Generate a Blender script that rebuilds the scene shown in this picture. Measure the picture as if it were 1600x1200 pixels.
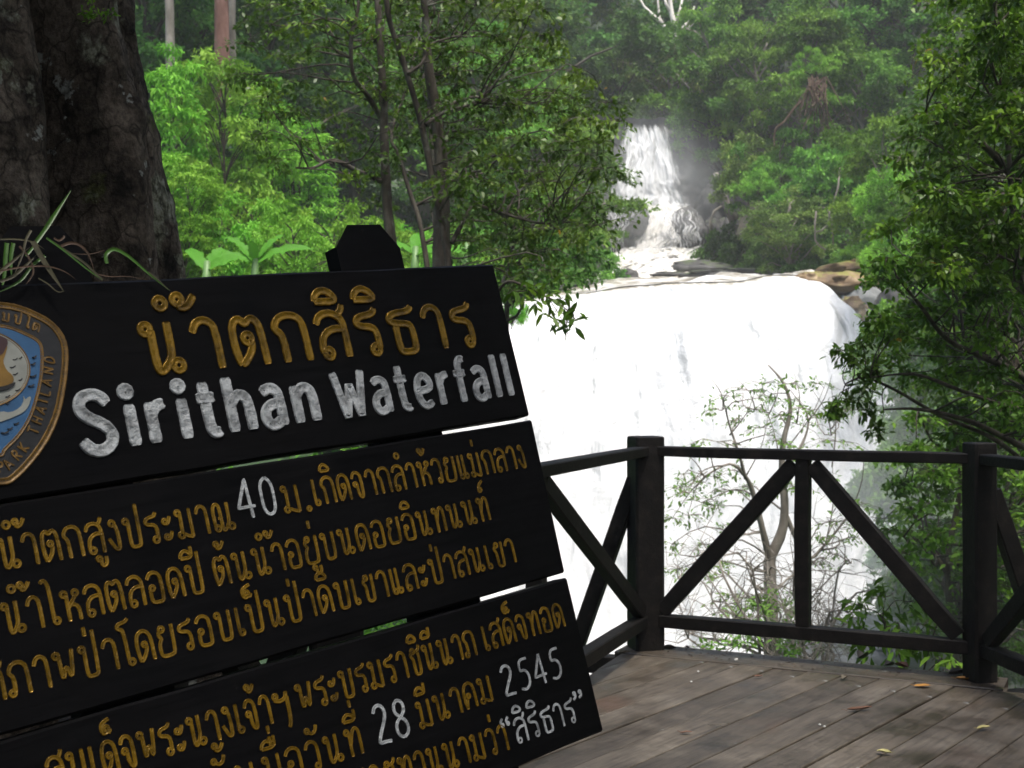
import bpy, math, random
import numpy as np
from mathutils import Vector, Matrix

for o in list(bpy.data.objects):
    bpy.data.objects.remove(o)
S = bpy.context.scene
C = S.collection
PI = math.pi

# ------------------------------------------------------------------ camera, sky, sun, exposure
EYE = 1.45
F = 2000.0                                   # focal length in pixels of the 1600 wide photograph
cam = bpy.data.objects.new('camera', bpy.data.cameras.new('camera'))
C.objects.link(cam)
cam.location = (0, 0, EYE)
cam.rotation_euler = (PI / 2, 0, 0)
cam.data.sensor_width = 36.0
cam.data.lens = 36.0 * F / 1600.0
cam.data.clip_start = 0.05
cam.data.clip_end = 600
cam.data.dof.use_dof = True
cam.data.dof.focus_distance = 3.1
cam.data.dof.aperture_fstop = 11.0
S.camera = cam

SUN_EL, SUN_AZ = math.radians(65), math.radians(160)
w = bpy.data.worlds.new('World')
S.world = w
w.use_nodes = True
wn = w.node_tree
for n in list(wn.nodes):
    wn.nodes.remove(n)
sky = wn.nodes.new('ShaderNodeTexSky')
sky.sky_type = 'NISHITA'
sky.sun_disc = False
sky.sun_elevation = SUN_EL
sky.sun_rotation = SUN_AZ
sky.air_density = 1.0
sky.dust_density = 4.0
sky.ozone_density = 0.6
bg = wn.nodes.new('ShaderNodeBackground')
bg.inputs['Strength'].default_value = 0.13
wo = wn.nodes.new('ShaderNodeOutputWorld')
wn.links.new(sky.outputs[0], bg.inputs[0])
wn.links.new(bg.outputs[0], wo.inputs[0])

sun = bpy.data.objects.new('sun', bpy.data.lights.new('sun', 'SUN'))
C.objects.link(sun)
sun.data.energy = 2.1
sun.data.angle = math.radians(7)
sun.data.color = (1.0, 0.97, 0.92)
sd = Vector((math.sin(SUN_AZ) * math.cos(SUN_EL), math.cos(SUN_AZ) * math.cos(SUN_EL), math.sin(SUN_EL)))
sun.rotation_euler = sd.to_track_quat('Z', 'Y').to_euler()
sun.location = sd * 50

S.view_settings.view_transform = 'Standard'
S.view_settings.look = 'None'
S.view_settings.gamma = 1.0
S.view_settings.use_curve_mapping = False
S.view_settings.exposure = 1.2
S.cycles.max_bounces = 6
S.cycles.diffuse_bounces = 3
S.cycles.glossy_bounces = 2
S.cycles.transparent_max_bounces = 12
S.cycles.volume_bounces = 1
S.cycles.volume_step_rate = 2.0
S.cycles.use_denoising = True
S.cycles.sample_clamp_indirect = 4.0

# ------------------------------------------------------------------ helpers
rng = np.random.default_rng(7)
random.seed(7)


def at(px, py, d):
    """point seen at pixel (px,py) of the photograph, d metres ahead"""
    return Vector(((px - 800) / F * d, d, EYE + (600 - py) / F * d))


def tag(o, label=None, cat=None, group=None, kind=None):
    if label: o['label'] = label
    if cat: o['category'] = cat
    if group: o['group'] = group
    if kind: o['kind'] = kind
    return o


def empty(name, loc=(0, 0, 0), label=None, cat=None, group=None):
    o = bpy.data.objects.new(name, None)
    o.empty_display_size = 0.1
    C.objects.link(o)
    o.location = loc
    return tag(o, label, cat, group)


def link(name, me, mat=None, parent=None, smooth=False):
    o = bpy.data.objects.new(name, me)
    C.objects.link(o)
    if mat is not None and len(me.materials) == 0:
        me.materials.append(mat)
    if smooth:
        me.polygons.foreach_set('use_smooth', [True] * len(me.polygons))
    if parent is not None:
        o.parent = parent
    return o


class MB:
    def __init__(s):
        s.v, s.f = [], []

    def add(s, vs, fs):
        b = len(s.v)
        s.v += [tuple(x) for x in vs]
        s.f += [tuple(i + b for i in f) for f in fs]

    def box(s, x0, y0, z0, x1, y1, z1):
        s.add([(x0, y0, z0), (x1, y0, z0), (x1, y1, z0), (x0, y1, z0), (x0, y0, z1), (x1, y0, z1), (x1, y1, z1), (x0, y1, z1)],
              [(0, 3, 2, 1), (4, 5, 6, 7), (0, 1, 5, 4), (1, 2, 6, 5), (2, 3, 7, 6), (3, 0, 4, 7)])

    def tube(s, pts, rad, n=6, cap=True):
        pts = [Vector(p) for p in pts]
        m = len(pts)
        rings = []
        up = Vector((0.13, 0.31, 0.94))
        for i, p in enumerate(pts):
            t = (pts[min(i + 1, m - 1)] - pts[max(i - 1, 0)])
            if t.length < 1e-9: t = Vector((0, 0, 1))
            t.normalize()
            a = t.cross(up)
            if a.length < 0.1: a = t.cross(Vector((1, 0, 0)))
            a.normalize()
            b = t.cross(a)
            r = rad[i] if hasattr(rad, '__len__') else rad
            rings.append([p + (a * math.cos(2 * PI * k / n) + b * math.sin(2 * PI * k / n)) * r for k in range(n)])
        vs = [v for r in rings for v in r]
        fs = []
        for i in range(m - 1):
            for k in range(n):
                k2 = (k + 1) % n
                fs.append((i * n + k, i * n + k2, (i + 1) * n + k2, (i + 1) * n + k))
        if cap:
            fs.append(tuple(range(n - 1, -1, -1)))
            fs.append(tuple((m - 1) * n + k for k in range(n)))
        s.add(vs, fs)

    def mesh(s, name):
        me = bpy.data.meshes.new(name)
        me.from_pydata(s.v, [], s.f)
        me.update()
        return me

    def build(s, name, mat, parent=None, smooth=False):
        return link(name, s.mesh(name), mat, parent, smooth)


def beam(name, a, b, wd, ht, mat, parent, up=Vector((0, 0, 1)), bevel=0.006, jit=0.002, ends=(0, 0)):
    """a timber of section wd x ht from a to b, with chamfered arrises"""
    a, b = Vector(a), Vector(b)
    t = (b - a).normalized()
    a = a - t * ends[0]
    b = b + t * ends[1]
    s = t.cross(up)
    if s.length < 0.05: s = t.cross(Vector((1, 0, 0)))
    s.normalize()
    u = s.cross(t).normalized()
    m = MB()
    c = bevel
    hw, hh = wd / 2, ht / 2
    prof = [(-hw + c, -hh), (hw - c, -hh), (hw, -hh + c), (hw, hh - c), (hw - c, hh), (-hw + c, hh), (-hw, hh - c), (-hw, -hh + c)]
    N = 7
    vs = []
    for i in range(N):
        p = a.lerp(b, i / (N - 1))
        j = (random.uniform(-jit, jit), random.uniform(-jit, jit))
        k = 1.0 if 0 < i < N - 1 else 0.93
        for x, y in prof:
            vs.append(p + s * (x * k + j[0]) + u * (y * k + j[1]))
    fs = []
    for i in range(N - 1):
        for k in range(8):
            fs.append((i * 8 + k, i * 8 + (k + 1) % 8, (i + 1) * 8 + (k + 1) % 8, (i + 1) * 8 + k))
    fs.append(tuple(range(7, -1, -1)))
    fs.append(tuple((N - 1) * 8 + k for k in range(8)))
    m.add(vs, fs)
    return m.build(name, mat, parent)


_perm = np.random.default_rng(3).random((64, 64, 64)).astype(np.float32)


def vnoise(x, y, z=0.0):
    x, y, z = np.broadcast_arrays(np.asarray(x, float), np.asarray(y, float), np.asarray(z, float))
    xi, yi, zi = np.floor(x).astype(int), np.floor(y).astype(int), np.floor(z).astype(int)
    fx, fy, fz = x - xi, y - yi, z - zi
    fx, fy, fz = fx * fx * (3 - 2 * fx), fy * fy * (3 - 2 * fy), fz * fz * (3 - 2 * fz)
    r = 0
    for a in (0, 1):
        for b in (0, 1):
            for c in (0, 1):
                wgt = (fx if a else 1 - fx) * (fy if b else 1 - fy) * (fz if c else 1 - fz)
                r = r + wgt * _perm[(xi + a) % 64, (yi + b) % 64, (zi + c) % 64]
    return r * 2 - 1


def fbm(x, y, z=0.0, o=4):
    r, a = 0, 1.0
    for k in range(o):
        r = r + a * vnoise(np.asarray(x) * 2 ** k + 17 * k, np.asarray(y) * 2 ** k + 5 * k, np.asarray(z) * 2 ** k)
        a *= 0.5
    return r


def grid_mesh(name, P, mat, parent=None, uv=True, smooth=True):
    """P: (n,m,3) array"""
    n, m = P.shape[:2]
    me = bpy.data.meshes.new(name)
    me.vertices.add(n * m)
    me.vertices.foreach_set('co', P.reshape(-1).astype(np.float32))
    i, j = np.meshgrid(np.arange(n - 1), np.arange(m - 1), indexing='ij')
    q = np.stack([i * m + j, i * m + j + 1, (i + 1) * m + j + 1, (i + 1) * m + j], -1).reshape(-1)
    nf = (n - 1) * (m - 1)
    me.loops.add(nf * 4)
    me.loops.foreach_set('vertex_index', q.astype(np.int32))
    me.polygons.add(nf)
    me.polygons.foreach_set('loop_start', np.arange(nf, dtype=np.int32) * 4)
    me.update(calc_edges=True)
    if uv:
        l = me.uv_layers.new(name='UVMap')
        u = np.stack([(q // m) / (n - 1), (q % m) / (m - 1)], -1).reshape(-1)
        l.data.foreach_set('uv', u.astype(np.float32))
    return link(name, me, mat, parent, smooth)


# ------------------------------------------------------------------ materials
def nodes(name):
    m = bpy.data.materials.new(name)
    m.use_nodes = True
    nt = m.node_tree
    p = nt.nodes['Principled BSDF']
    return m, nt, p


def N(nt, typ, **kw):
    n = nt.nodes.new('ShaderNode' + typ)
    for k, v in kw.items():
        if k in n.inputs:
            n.inputs[k].default_value = v
        else:
            setattr(n, k, v)
    return n


def ramp(nt, stops, src):
    r = nt.nodes.new('ShaderNodeValToRGB')
    e = r.color_ramp.elements
    while len(e) > 1: e.remove(e[-1])
    e[0].position, e[0].color = stops[0][0], (*stops[0][1], 1)
    for p, c in stops[1:]:
        x = e.new(p)
        x.color = (*c, 1)
    nt.links.new(src, r.inputs[0])
    return r.outputs[0]


def g(v): return (v, v, v)


def coords(nt, scale=(1, 1, 1), kind='Object', rot=(0, 0, 0)):
    t = N(nt, 'TexCoord')
    mp = N(nt, 'Mapping')
    mp.inputs['Scale'].default_value = scale
    mp.inputs['Rotation'].default_value = rot
    nt.links.new(t.outputs[kind], mp.inputs[0])
    return mp.outputs[0]


def bump(nt, p, src, strength=0.3, dist=0.01):
    b = N(nt, 'Bump')
    b.inputs['Strength'].default_value = strength
    b.inputs['Distance'].default_value = dist
    nt.links.new(src, b.inputs['Height'])
    nt.links.new(b.outputs[0], p.inputs['Normal'])
    return b


def noise(nt, vec, scale, detail=4, rough=0.55):
    n = N(nt, 'TexNoise')
    n.inputs['Scale'].default_value = scale
    n.inputs['Detail'].default_value = detail
    n.inputs['Roughness'].default_value = rough
    if vec is not None: nt.links.new(vec, n.inputs['Vector'])
    return n.outputs[0]


def mixc(nt, fac, a, b, mode='MIX'):
    m = N(nt, 'Mix', data_type='RGBA', blend_type=mode)
    for idx, v in ((0, fac), (6, a), (7, b)):
        if isinstance(v, (int, float)): m.inputs[idx].default_value = v
        elif isinstance(v, tuple): m.inputs[idx].default_value = (*v, 1)
        else: nt.links.new(v, m.inputs[idx])
    return m.outputs[2]


def leaf_mat(name, dark, mid, bright, rough=0.42, trans=0.35, old=(0.16, 0.13, 0.02), spec=0.5):
    m, nt, p = nodes(name)
    a = N(nt, 'Attribute', attribute_name='tint')
    oi = N(nt, 'ObjectInfo')
    col = ramp(nt, [(0.0, dark), (0.5, mid), (0.93, bright), (0.965, bright), (0.985, old)], a.outputs['Fac'])
    hsv = N(nt, 'HueSaturation')
    nt.links.new(col, hsv.inputs['Color'])
    mr = N(nt, 'MapRange')
    mr.inputs[3].default_value = 0.82
    mr.inputs[4].default_value = 1.2
    nt.links.new(oi.outputs['Random'], mr.inputs[0])
    nt.links.new(mr.outputs[0], hsv.inputs['Value'])
    mr2 = N(nt, 'MapRange')
    mr2.inputs[3].default_value = 0.485
    mr2.inputs[4].default_value = 0.515
    nt.links.new(oi.outputs['Random'], mr2.inputs[0])
    nt.links.new(mr2.outputs[0], hsv.inputs['Hue'])
    nt.links.new(hsv.outputs[0], p.inputs['Base Color'])
    p.inputs['Roughness'].default_value = rough
    p.inputs['Specular IOR Level'].default_value = spec
    tr = N(nt, 'BsdfTranslucent')
    nt.links.new(hsv.outputs[0], tr.inputs[0])
    mx = N(nt, 'MixShader')
    mx.inputs[0].default_value = trans
    nt.links.new(p.outputs[0], mx.inputs[1])
    nt.links.new(tr.outputs[0], mx.inputs[2])
    nt.links.new(mx.outputs[0], nt.nodes['Material Output'].inputs['Surface'])
    return m


M = {}
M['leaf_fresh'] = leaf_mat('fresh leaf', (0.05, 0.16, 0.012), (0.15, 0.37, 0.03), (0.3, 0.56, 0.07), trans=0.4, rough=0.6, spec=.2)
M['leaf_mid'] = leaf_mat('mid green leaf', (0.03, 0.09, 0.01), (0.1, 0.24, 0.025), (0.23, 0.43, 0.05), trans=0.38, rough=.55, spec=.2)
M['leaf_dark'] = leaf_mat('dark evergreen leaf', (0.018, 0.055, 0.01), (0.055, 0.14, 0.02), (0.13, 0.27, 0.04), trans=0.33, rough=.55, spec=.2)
M['leaf_near'] = leaf_mat('glossy near leaf', (0.02, 0.055, 0.004), (0.06, 0.135, 0.01), (0.16, 0.28, 0.022), rough=0.42, trans=0.38, old=(0.35, 0.24, 0.02), spec=.3)
M['leaf_right'] = leaf_mat('glossy green leaf', (0.022, 0.065, 0.005), (0.07, 0.17, 0.012), (0.2, 0.36, 0.03), rough=0.4, trans=0.38, old=(0.35, 0.26, 0.02), spec=.35)
M['leaf_olive'] = leaf_mat('olive leaf', (0.045, 0.08, 0.014), (0.11, 0.17, 0.03), (0.2, 0.27, 0.05), trans=0.3, rough=.6, spec=.2)
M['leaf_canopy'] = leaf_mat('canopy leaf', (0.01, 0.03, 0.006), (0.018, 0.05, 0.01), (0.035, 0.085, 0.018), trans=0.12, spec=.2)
M['leaf_mist_paled'] = leaf_mat('leaf paled for mist', (0.08, 0.18, 0.03), (0.16, 0.3, 0.05), (0.25, 0.42, 0.08), trans=0.35, spec=.2)  # leaf colour paled to imitate fading by mist and glare


def bark_mat(name, c0, c1, c2, scale=6.0, lichen=None, bstr=0.6, bd=0.02, stretch=0.35):
    m, nt, p = nodes(name)
    v = coords(nt, (1, 1, stretch))
    a = noise(nt, v, scale, 8, 0.65)
    col = ramp(nt, [(0.3, c0), (0.5, c1), (0.68, c2)], a)
    if lichen:
        v2 = coords(nt, (1, 1, 0.75))
        b = noise(nt, v2, scale * 0.55, 5, 0.6)
        k = ramp(nt, [(0.57, g(0)), (0.64, g(1))], b)
        c = noise(nt, v2, scale * 6, 3, 0.7)
        lc = ramp(nt, [(0.35, tuple(x * 0.45 for x in lichen)), (0.65, lichen)], c)
        kk = N(nt, 'Math', operation='MULTIPLY')
        nt.links.new(k, kk.inputs[0])
        kk.inputs[1].default_value = 0.75
        col = mixc(nt, kk.outputs[0], col, lc)
    nt.links.new(col, p.inputs['Base Color'])
    p.inputs['Roughness'].default_value = 0.85
    p.inputs['Specular IOR Level'].default_value = 0.25
    h = noise(nt, v, scale * 3, 8, 0.7)
    bump(nt, p, h, bstr, bd)
    return m


def big_bark():
    m, nt, p = nodes('mottled buttress bark')
    v = coords(nt, (1, 1, .8))
    a = noise(nt, v, 6, 10, 0.72)
    col = ramp(nt, [(0.36, (0.014, 0.012, 0.01)), (0.47, (0.08, 0.066, 0.052)), (0.58, (0.165, 0.138, 0.11)), (0.7, (0.27, 0.235, 0.195))], a)
    f = noise(nt, v, 60, 6, 0.75)
    col = mixc(nt, 1.0, col, ramp(nt, [(0.35, g(0.45)), (0.6, g(1.25))], f), 'MULTIPLY')
    # lichen discs and crusts
    n1 = noise(nt, v, 3.2, 6, 0.62)
    k = ramp(nt, [(0.56, g(0)), (0.6, g(1))], n1)
    lc = ramp(nt, [(0.38, (0.07, 0.07, 0.05)), (0.52, (0.26, 0.27, 0.2)), (0.65, (0.4, 0.41, 0.36))], noise(nt, v, 45, 5, 0.75))
    col = mixc(nt, k, col, lc)
    v3 = coords(nt, (1.0, 1.0, 1.0))
    ad = N(nt, 'VectorMath', operation='ADD')
    ad.inputs[1].default_value = (31, 7, 3)
    nt.links.new(v3, ad.inputs[0])
    k2 = ramp(nt, [(0.63, g(0)), (0.66, g(0.9))], noise(nt, ad.outputs[0], 8, 5, 0.65))
    col = mixc(nt, k2, col, (0.36, 0.38, 0.35))
    k3 = ramp(nt, [(0.62, g(0)), (0.68, g(0.7))], noise(nt, ad.outputs[0], 4, 5, 0.6))
    col = mixc(nt, k3, col, (0.1, 0.12, 0.03))
    # thin dark cracks
    vo = N(nt, 'TexVoronoi', feature='DISTANCE_TO_EDGE')
    vo.inputs['Scale'].default_value = 9
    wv = N(nt, 'VectorMath', operation='ADD')
    nz_ = N(nt, 'TexNoise')
    nz_.inputs['Scale'].default_value = 12
    nt.links.new(v, nz_.inputs['Vector'])
    sc = N(nt, 'VectorMath', operation='SCALE')
    sc.inputs['Scale'].default_value = .12
    nt.links.new(nz_.outputs[1], sc.inputs[0])
    nt.links.new(v, wv.inputs[0])
    nt.links.new(sc.outputs[0], wv.inputs[1])
    nt.links.new(wv.outputs[0], vo.inputs['Vector'])
    ck = ramp(nt, [(0.0, g(0.35)), (0.05, g(1))], vo.outputs['Distance'])
    col = mixc(nt, 1.0, col, ck, 'MULTIPLY')
    nt.links.new(col, p.inputs['Base Color'])
    p.inputs['Roughness'].default_value = 0.9
    p.inputs['Specular IOR Level'].default_value = 0.15
    ht = N(nt, 'Math', operation='MULTIPLY_ADD')
    nt.links.new(f, ht.inputs[0])
    ht.inputs[1].default_value = .5
    nt.links.new(a, ht.inputs[2])
    bump(nt, p, ht.outputs[0], 1.0, .05)
    return m


M['bark_big'] = big_bark()
M['bark_dark'] = bark_mat('dark thin bark', (0.015, 0.013, 0.01), (0.045, 0.037, 0.028), (0.1, 0.09, 0.07), 8, lichen=(0.14, 0.15, 0.12))
M['bark_pale'] = bark_mat('pale grey bark', (0.1, 0.085, 0.07), (0.2, 0.18, 0.15), (0.34, 0.31, 0.27), 3)
M['bark_red'] = bark_mat('red brown pine bark', (0.09, 0.045, 0.03), (0.17, 0.09, 0.07), (0.27, 0.16, 0.13), 3)
M['bark_root'] = bark_mat('brown root', (0.03, 0.018, 0.012), (0.07, 0.045, 0.03), (0.12, 0.085, 0.06), 3)
M['bark_white'] = bark_mat('white dead wood', (0.35, 0.33, 0.3), (0.55, 0.52, 0.48), (0.7, 0.68, 0.63), 2)


def wood_dark():
    m, nt, p = nodes('dark weathered railing timber')
    v = coords(nt, (1, 1, 1))
    a = noise(nt, v, 14, 6, 0.6)
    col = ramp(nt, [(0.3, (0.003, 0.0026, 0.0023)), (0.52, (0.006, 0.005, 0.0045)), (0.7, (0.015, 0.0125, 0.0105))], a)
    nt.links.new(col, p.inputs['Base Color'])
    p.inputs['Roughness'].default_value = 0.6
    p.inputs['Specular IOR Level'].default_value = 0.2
    bump(nt, p, noise(nt, v, 60, 5, 0.7), 0.5, 0.006)
    return m


M['rail'] = wood_dark()


def wood_deck():
    m, nt, p = nodes('weathered deck board')
    v = coords(nt, (1, 1, 1))
    oi = N(nt, 'ObjectInfo')
    tc = N(nt, 'TexCoord')
    mp = N(nt, 'Mapping')
    mp.inputs['Scale'].default_value = (1.6, 30, 10)
    nt.links.new(tc.outputs['Object'], mp.inputs[0])
    ad = N(nt, 'VectorMath', operation='ADD')
    mu = N(nt, 'Math', operation='MULTIPLY')
    nt.links.new(oi.outputs['Random'], mu.inputs[0])
    mu.inputs[1].default_value = 60
    nt.links.new(mp.outputs[0], ad.inputs[0])
    nt.links.new(mu.outputs[0], ad.inputs[1])
    grain = noise(nt, ad.outputs[0], 2.2, 8, 0.7)
    ad2 = N(nt, 'VectorMath', operation='ADD')
    nt.links.new(v, ad2.inputs[0])
    nt.links.new(mu.outputs[0], ad2.inputs[1])
    blotch = noise(nt, ad2.outputs[0], 3.2, 7, 0.65)
    base = ramp(nt, [(0.28, (0.03, 0.024, 0.017)), (0.46, (0.08, 0.064, 0.046)), (0.58, (0.102, 0.084, 0.062)), (0.74, (0.165, 0.142, 0.11))], blotch)
    gr = ramp(nt, [(0.32, g(0.45)), (0.5, g(0.95)), (0.65, g(1.2))], grain)
    col = mixc(nt, 1.0, base, gr, 'MULTIPLY')
    # reddish worn boards, differing from board to board
    red = ramp(nt, [(0.62, g(0)), (0.75, g(0.65))], noise(nt, ad2.outputs[0], 1.1, 3, 0.5))
    col = mixc(nt, red, col, (0.13, 0.062, 0.035))
    pv = ramp(nt, [(0.0, g(0.78)), (1.0, g(1.18))], oi.outputs['Random'])
    col = mixc(nt, 1.0, col, pv, 'MULTIPLY')
    spot = ramp(nt, [(0.69, g(0)), (0.75, g(0.7))], noise(nt, v, 9, 4, 0.6))
    col = mixc(nt, spot, col, (0.36, 0.37, 0.36))
    dk = ramp(nt, [(0.26, g(0.8)), (0.34, g(0))], noise(nt, ad2.outputs[0], 7, 6, 0.7))
    col = mixc(nt, dk, col, (0.05, 0.042, 0.035))
    nt.links.new(col, p.inputs['Base Color'])
    rr = ramp(nt, [(0.35, g(0.3)), (0.6, g(0.7))], blotch)
    nt.links.new(rr, p.inputs['Roughness'])
    bump(nt, p, grain, 0.35, 0.004)
    return m


M['deck'] = wood_deck()


def sign_paint():
    m, nt, p = nodes('black sign paint')
    v = coords(nt, (1, 14, 1))
    a = noise(nt, v, 6, 6, 0.6)
    col = ramp(nt, [(0.35, (0.0018, 0.0018, 0.0021)), (0.7, (0.0042, 0.004, 0.0046))], a)
    v2 = coords(nt, (1, 1, 1))
    s = ramp(nt, [(0.64, g(0)), (0.72, g(0.8))], noise(nt, v2, 14, 8, 0.78))
    col = mixc(nt, s, col, (0.02, 0.018, 0.017))
    nt.links.new(col, p.inputs['Base Color'])
    nt.links.new(ramp(nt, [(0.35, g(0.75)), (0.65, g(0.38))], noise(nt, coords(nt), 5, 6, .7)), p.inputs['Roughness'])
    p.inputs['Specular IOR Level'].default_value = 0.07
    bump(nt, p, a, 0.15, 0.004)
    return m


M['sign'] = sign_paint()


def paint(name, c, rough=0.4, metal=0.0, var=0.35, sc=40, bs=0.3, bd=0.003):
    m, nt, p = nodes(name)
    v = coords(nt)
    a = noise(nt, v, sc, 4, 0.6)
    col = ramp(nt, [(0.3, tuple(x * (1 - var) for x in c)), (0.6, c)], a)
    nt.links.new(col, p.inputs['Base Color'])
    p.inputs['Roughness'].default_value = rough
    p.inputs['Metallic'].default_value = metal
    bump(nt, p, noise(nt, v, sc * 2.2, 3, 0.6), bs, bd)
    return m


M['gold'] = paint('gold enamel', (0.23, 0.128, 0.008), 0.22, 0.45, 0.72, 26, 0.6, 0.004)
M['gold_dull'] = paint('dull gold enamel', (0.16, 0.085, 0.012), 0.38, 0.2, 0.5, 60)
M['silver'] = paint('silver white paint', (0.38, 0.4, 0.41), 0.55, 0.0, 0.7, 34, 1.0, 0.006)
M['blue'] = paint('blue enamel', (0.028, 0.1, 0.22), 0.5, 0, 0.35, 12)
M['white'] = paint('off white enamel', (0.26, 0.27, 0.24), 0.5, 0, 0.3, 14)
M['yellow'] = paint('yellow brown enamel', (0.22, 0.12, 0.015), 0.5, 0, 0.4, 20)
M['black'] = paint('black enamel', (0.01, 0.01, 0.011), 0.5, 0, 0.3, 20)
M['maroon'] = paint('maroon enamel', (0.05, 0.02, 0.02), 0.5, 0, 0.3, 20)


def rock_mat(name, cs, moss=0.5, sc=0.6, mossc=(0.05, 0.075, 0.02)):
    m, nt, p = nodes(name)
    v = coords(nt)
    a = noise(nt, v, sc, 10, 0.68)
    col = ramp(nt, [(0.3, cs[0]), (0.5, cs[1]), (0.7, cs[2])], a)
    if moss:
        ge = N(nt, 'NewGeometry')
        sx = N(nt, 'SeparateXYZ')
        nt.links.new(ge.outputs['Normal'], sx.inputs[0])
        mm = N(nt, 'Math', operation='MULTIPLY')
        nt.links.new(noise(nt, v, sc * 3, 6, 0.7), mm.inputs[0])
        nt.links.new(sx.outputs[2], mm.inputs[1])
        k = ramp(nt, [(0.5 - 0.35 * moss, g(0)), (0.62 - 0.3 * moss, g(1))], mm.outputs[0])
        col = mixc(nt, k, col, mossc)
    nt.links.new(col, p.inputs['Base Color'])
    p.inputs['Roughness'].default_value = 0.65
    bump(nt, p, noise(nt, v, sc * 5, 8, 0.7), 0.8, 0.12 / sc * 0.3)
    return m


M['rock'] = rock_mat('wet dark rock', [(0.018, 0.018, 0.018), (0.045, 0.044, 0.043), (0.1, 0.098, 0.095)], 0.25)
M['rock_brown'] = rock_mat('ochre rock', [(0.06, 0.035, 0.018), (0.16, 0.1, 0.045), (0.42, 0.33, 0.2)], 0.35, 0.9, (0.2, 0.2, 0.04))
M['stone_grey'] = rock_mat('grey stone', [(0.13, 0.14, 0.14), (0.2, 0.21, 0.21), (0.3, 0.31, 0.31)], 0.15, 0.9)
M['ground'] = rock_mat('mossy soil and rock', [(0.02, 0.016, 0.011), (0.045, 0.036, 0.025), (0.09, 0.075, 0.055)], 0.9, 0.5, (0.018, 0.042, 0.012))


def water_mat(name, thin=0.0, streak=(60, 3), turbid=False, lo=0.35, hi=0.6, rim=False):
    """falling white water; thin>0 lets wet rock show between the strands"""
    m, nt, p = nodes(name)
    t = N(nt, 'TexCoord')
    mp = N(nt, 'Mapping')
    mp.inputs['Scale'].default_value = (streak[0], streak[1], 1)
    nt.links.new(t.outputs['UV'], mp.inputs[0])
    a = noise(nt, mp.outputs[0], 1.0, 6, 0.62)
    v = coords(nt)
    b = noise(nt, v, 0.9, 6, 0.6)
    col = ramp(nt, [(0.27, (0.2, 0.22, 0.23)), (0.35, (0.42, 0.44, 0.45)), (0.43, (0.8, 0.81, 0.81)), (0.7, (0.93, 0.93, 0.93))], a)
    if turbid:
        k = ramp(nt, [(0.42, g(0.75)), (0.62, g(0))], b)
        col = mixc(nt, k, col, (0.66, 0.61, 0.5))
    if rim:
        sx = N(nt, 'SeparateXYZ')
        nt.links.new(t.outputs['UV'], sx.inputs[0])
        ad = N(nt, 'Math', operation='MULTIPLY_ADD')
        nt.links.new(b, ad.inputs[0])
        ad.inputs[1].default_value = 0.1
        nt.links.new(sx.outputs[1], ad.inputs[2])
        k = ramp(nt, [(0.07, g(1)), (0.11, g(0))], ad.outputs[0])
        mpr = N(nt, 'Mapping')
        mpr.inputs['Scale'].default_value = (26, 8, 1)
        nt.links.new(t.outputs['UV'], mpr.inputs[0])
        rc = ramp(nt, [(0.36, (0.2, 0.18, 0.14)), (0.5, (0.42, 0.39, 0.31)), (0.6, (0.8, 0.79, 0.75))], noise(nt, mpr.outputs[0], 1.5, 6, 0.65))
        col = mixc(nt, k, col, rc)
    nt.links.new(col, p.inputs['Base Color'])
    p.inputs['Roughness'].default_value = 0.45
    p.inputs['Specular IOR Level'].default_value = 0.3
    ad = N(nt, 'Math', operation='ADD')
    nt.links.new(a, ad.inputs[0])
    nt.links.new(noise(nt, v, 3.0, 6, 0.7), ad.inputs[1])
    bump(nt, p, ad.outputs[0], 0.6, 0.35)
    if thin > 0:
        k = ramp(nt, [(lo, g(0)), (hi, g(1))], a)
        nt.links.new(k, p.inputs['Alpha'])
    return m


M['water_main'] = water_mat('white falling water', streak=(34, 5), rim=True)
M['water_far'] = water_mat('white far falling water', streak=(16, 2.0), turbid=True)
M['water_veil'] = water_mat('thin veil of water', thin=1, streak=(26, 2.2), lo=0.34, hi=0.5)
M['water_strand'] = water_mat('strands of water over rock', thin=1, streak=(22, 3.0), lo=0.46, hi=0.58)


def river_mat():
    m, nt, p = nodes('foaming turbid river')
    v = coords(nt, (0.45, 1.6, 1))
    a = noise(nt, v, 1.1, 7, 0.65)
    col = ramp(nt, [(0.36, (0.1, 0.085, 0.06)), (0.46, (0.3, 0.27, 0.21)), (0.56, (0.8, 0.8, 0.78))], a)
    nt.links.new(col, p.inputs['Base Color'])
    p.inputs['Roughness'].default_value = 0.3
    bump(nt, p, a, 0.7, 0.3)
    return m


M['river'] = river_mat()
M['foam'] = paint('white river foam', (0.85, 0.87, 0.87), 0.6, 0, 0.15, 0.4, 0.5, 0.2)


def banana_mat():
    m, nt, p = nodes('banana leaf')
    v = coords(nt, (1, 1, 1), 'UV')
    wv = N(nt, 'TexWave')
    wv.inputs['Scale'].default_value = 14
    wv.inputs['Distortion'].default_value = 1.0
    nt.links.new(v, wv.inputs[0])
    col = ramp(nt, [(0.0, (0.045, 0.17, 0.012)), (1.0, (0.11, 0.31, 0.03))], wv.outputs[0])
    nt.links.new(col, p.inputs['Base Color'])
    p.inputs['Roughness'].default_value = 0.55
    p.inputs['Specular IOR Level'].default_value = 0.15
    tr = N(nt, 'BsdfTranslucent')
    nt.links.new(col, tr.inputs[0])
    mx = N(nt, 'MixShader')
    mx.inputs[0].default_value = 0.35
    nt.links.new(p.outputs[0], mx.inputs[1])
    nt.links.new(tr.outputs[0], mx.inputs[2])
    nt.links.new(mx.outputs[0], nt.nodes['Material Output'].inputs['Surface'])
    return m


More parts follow.
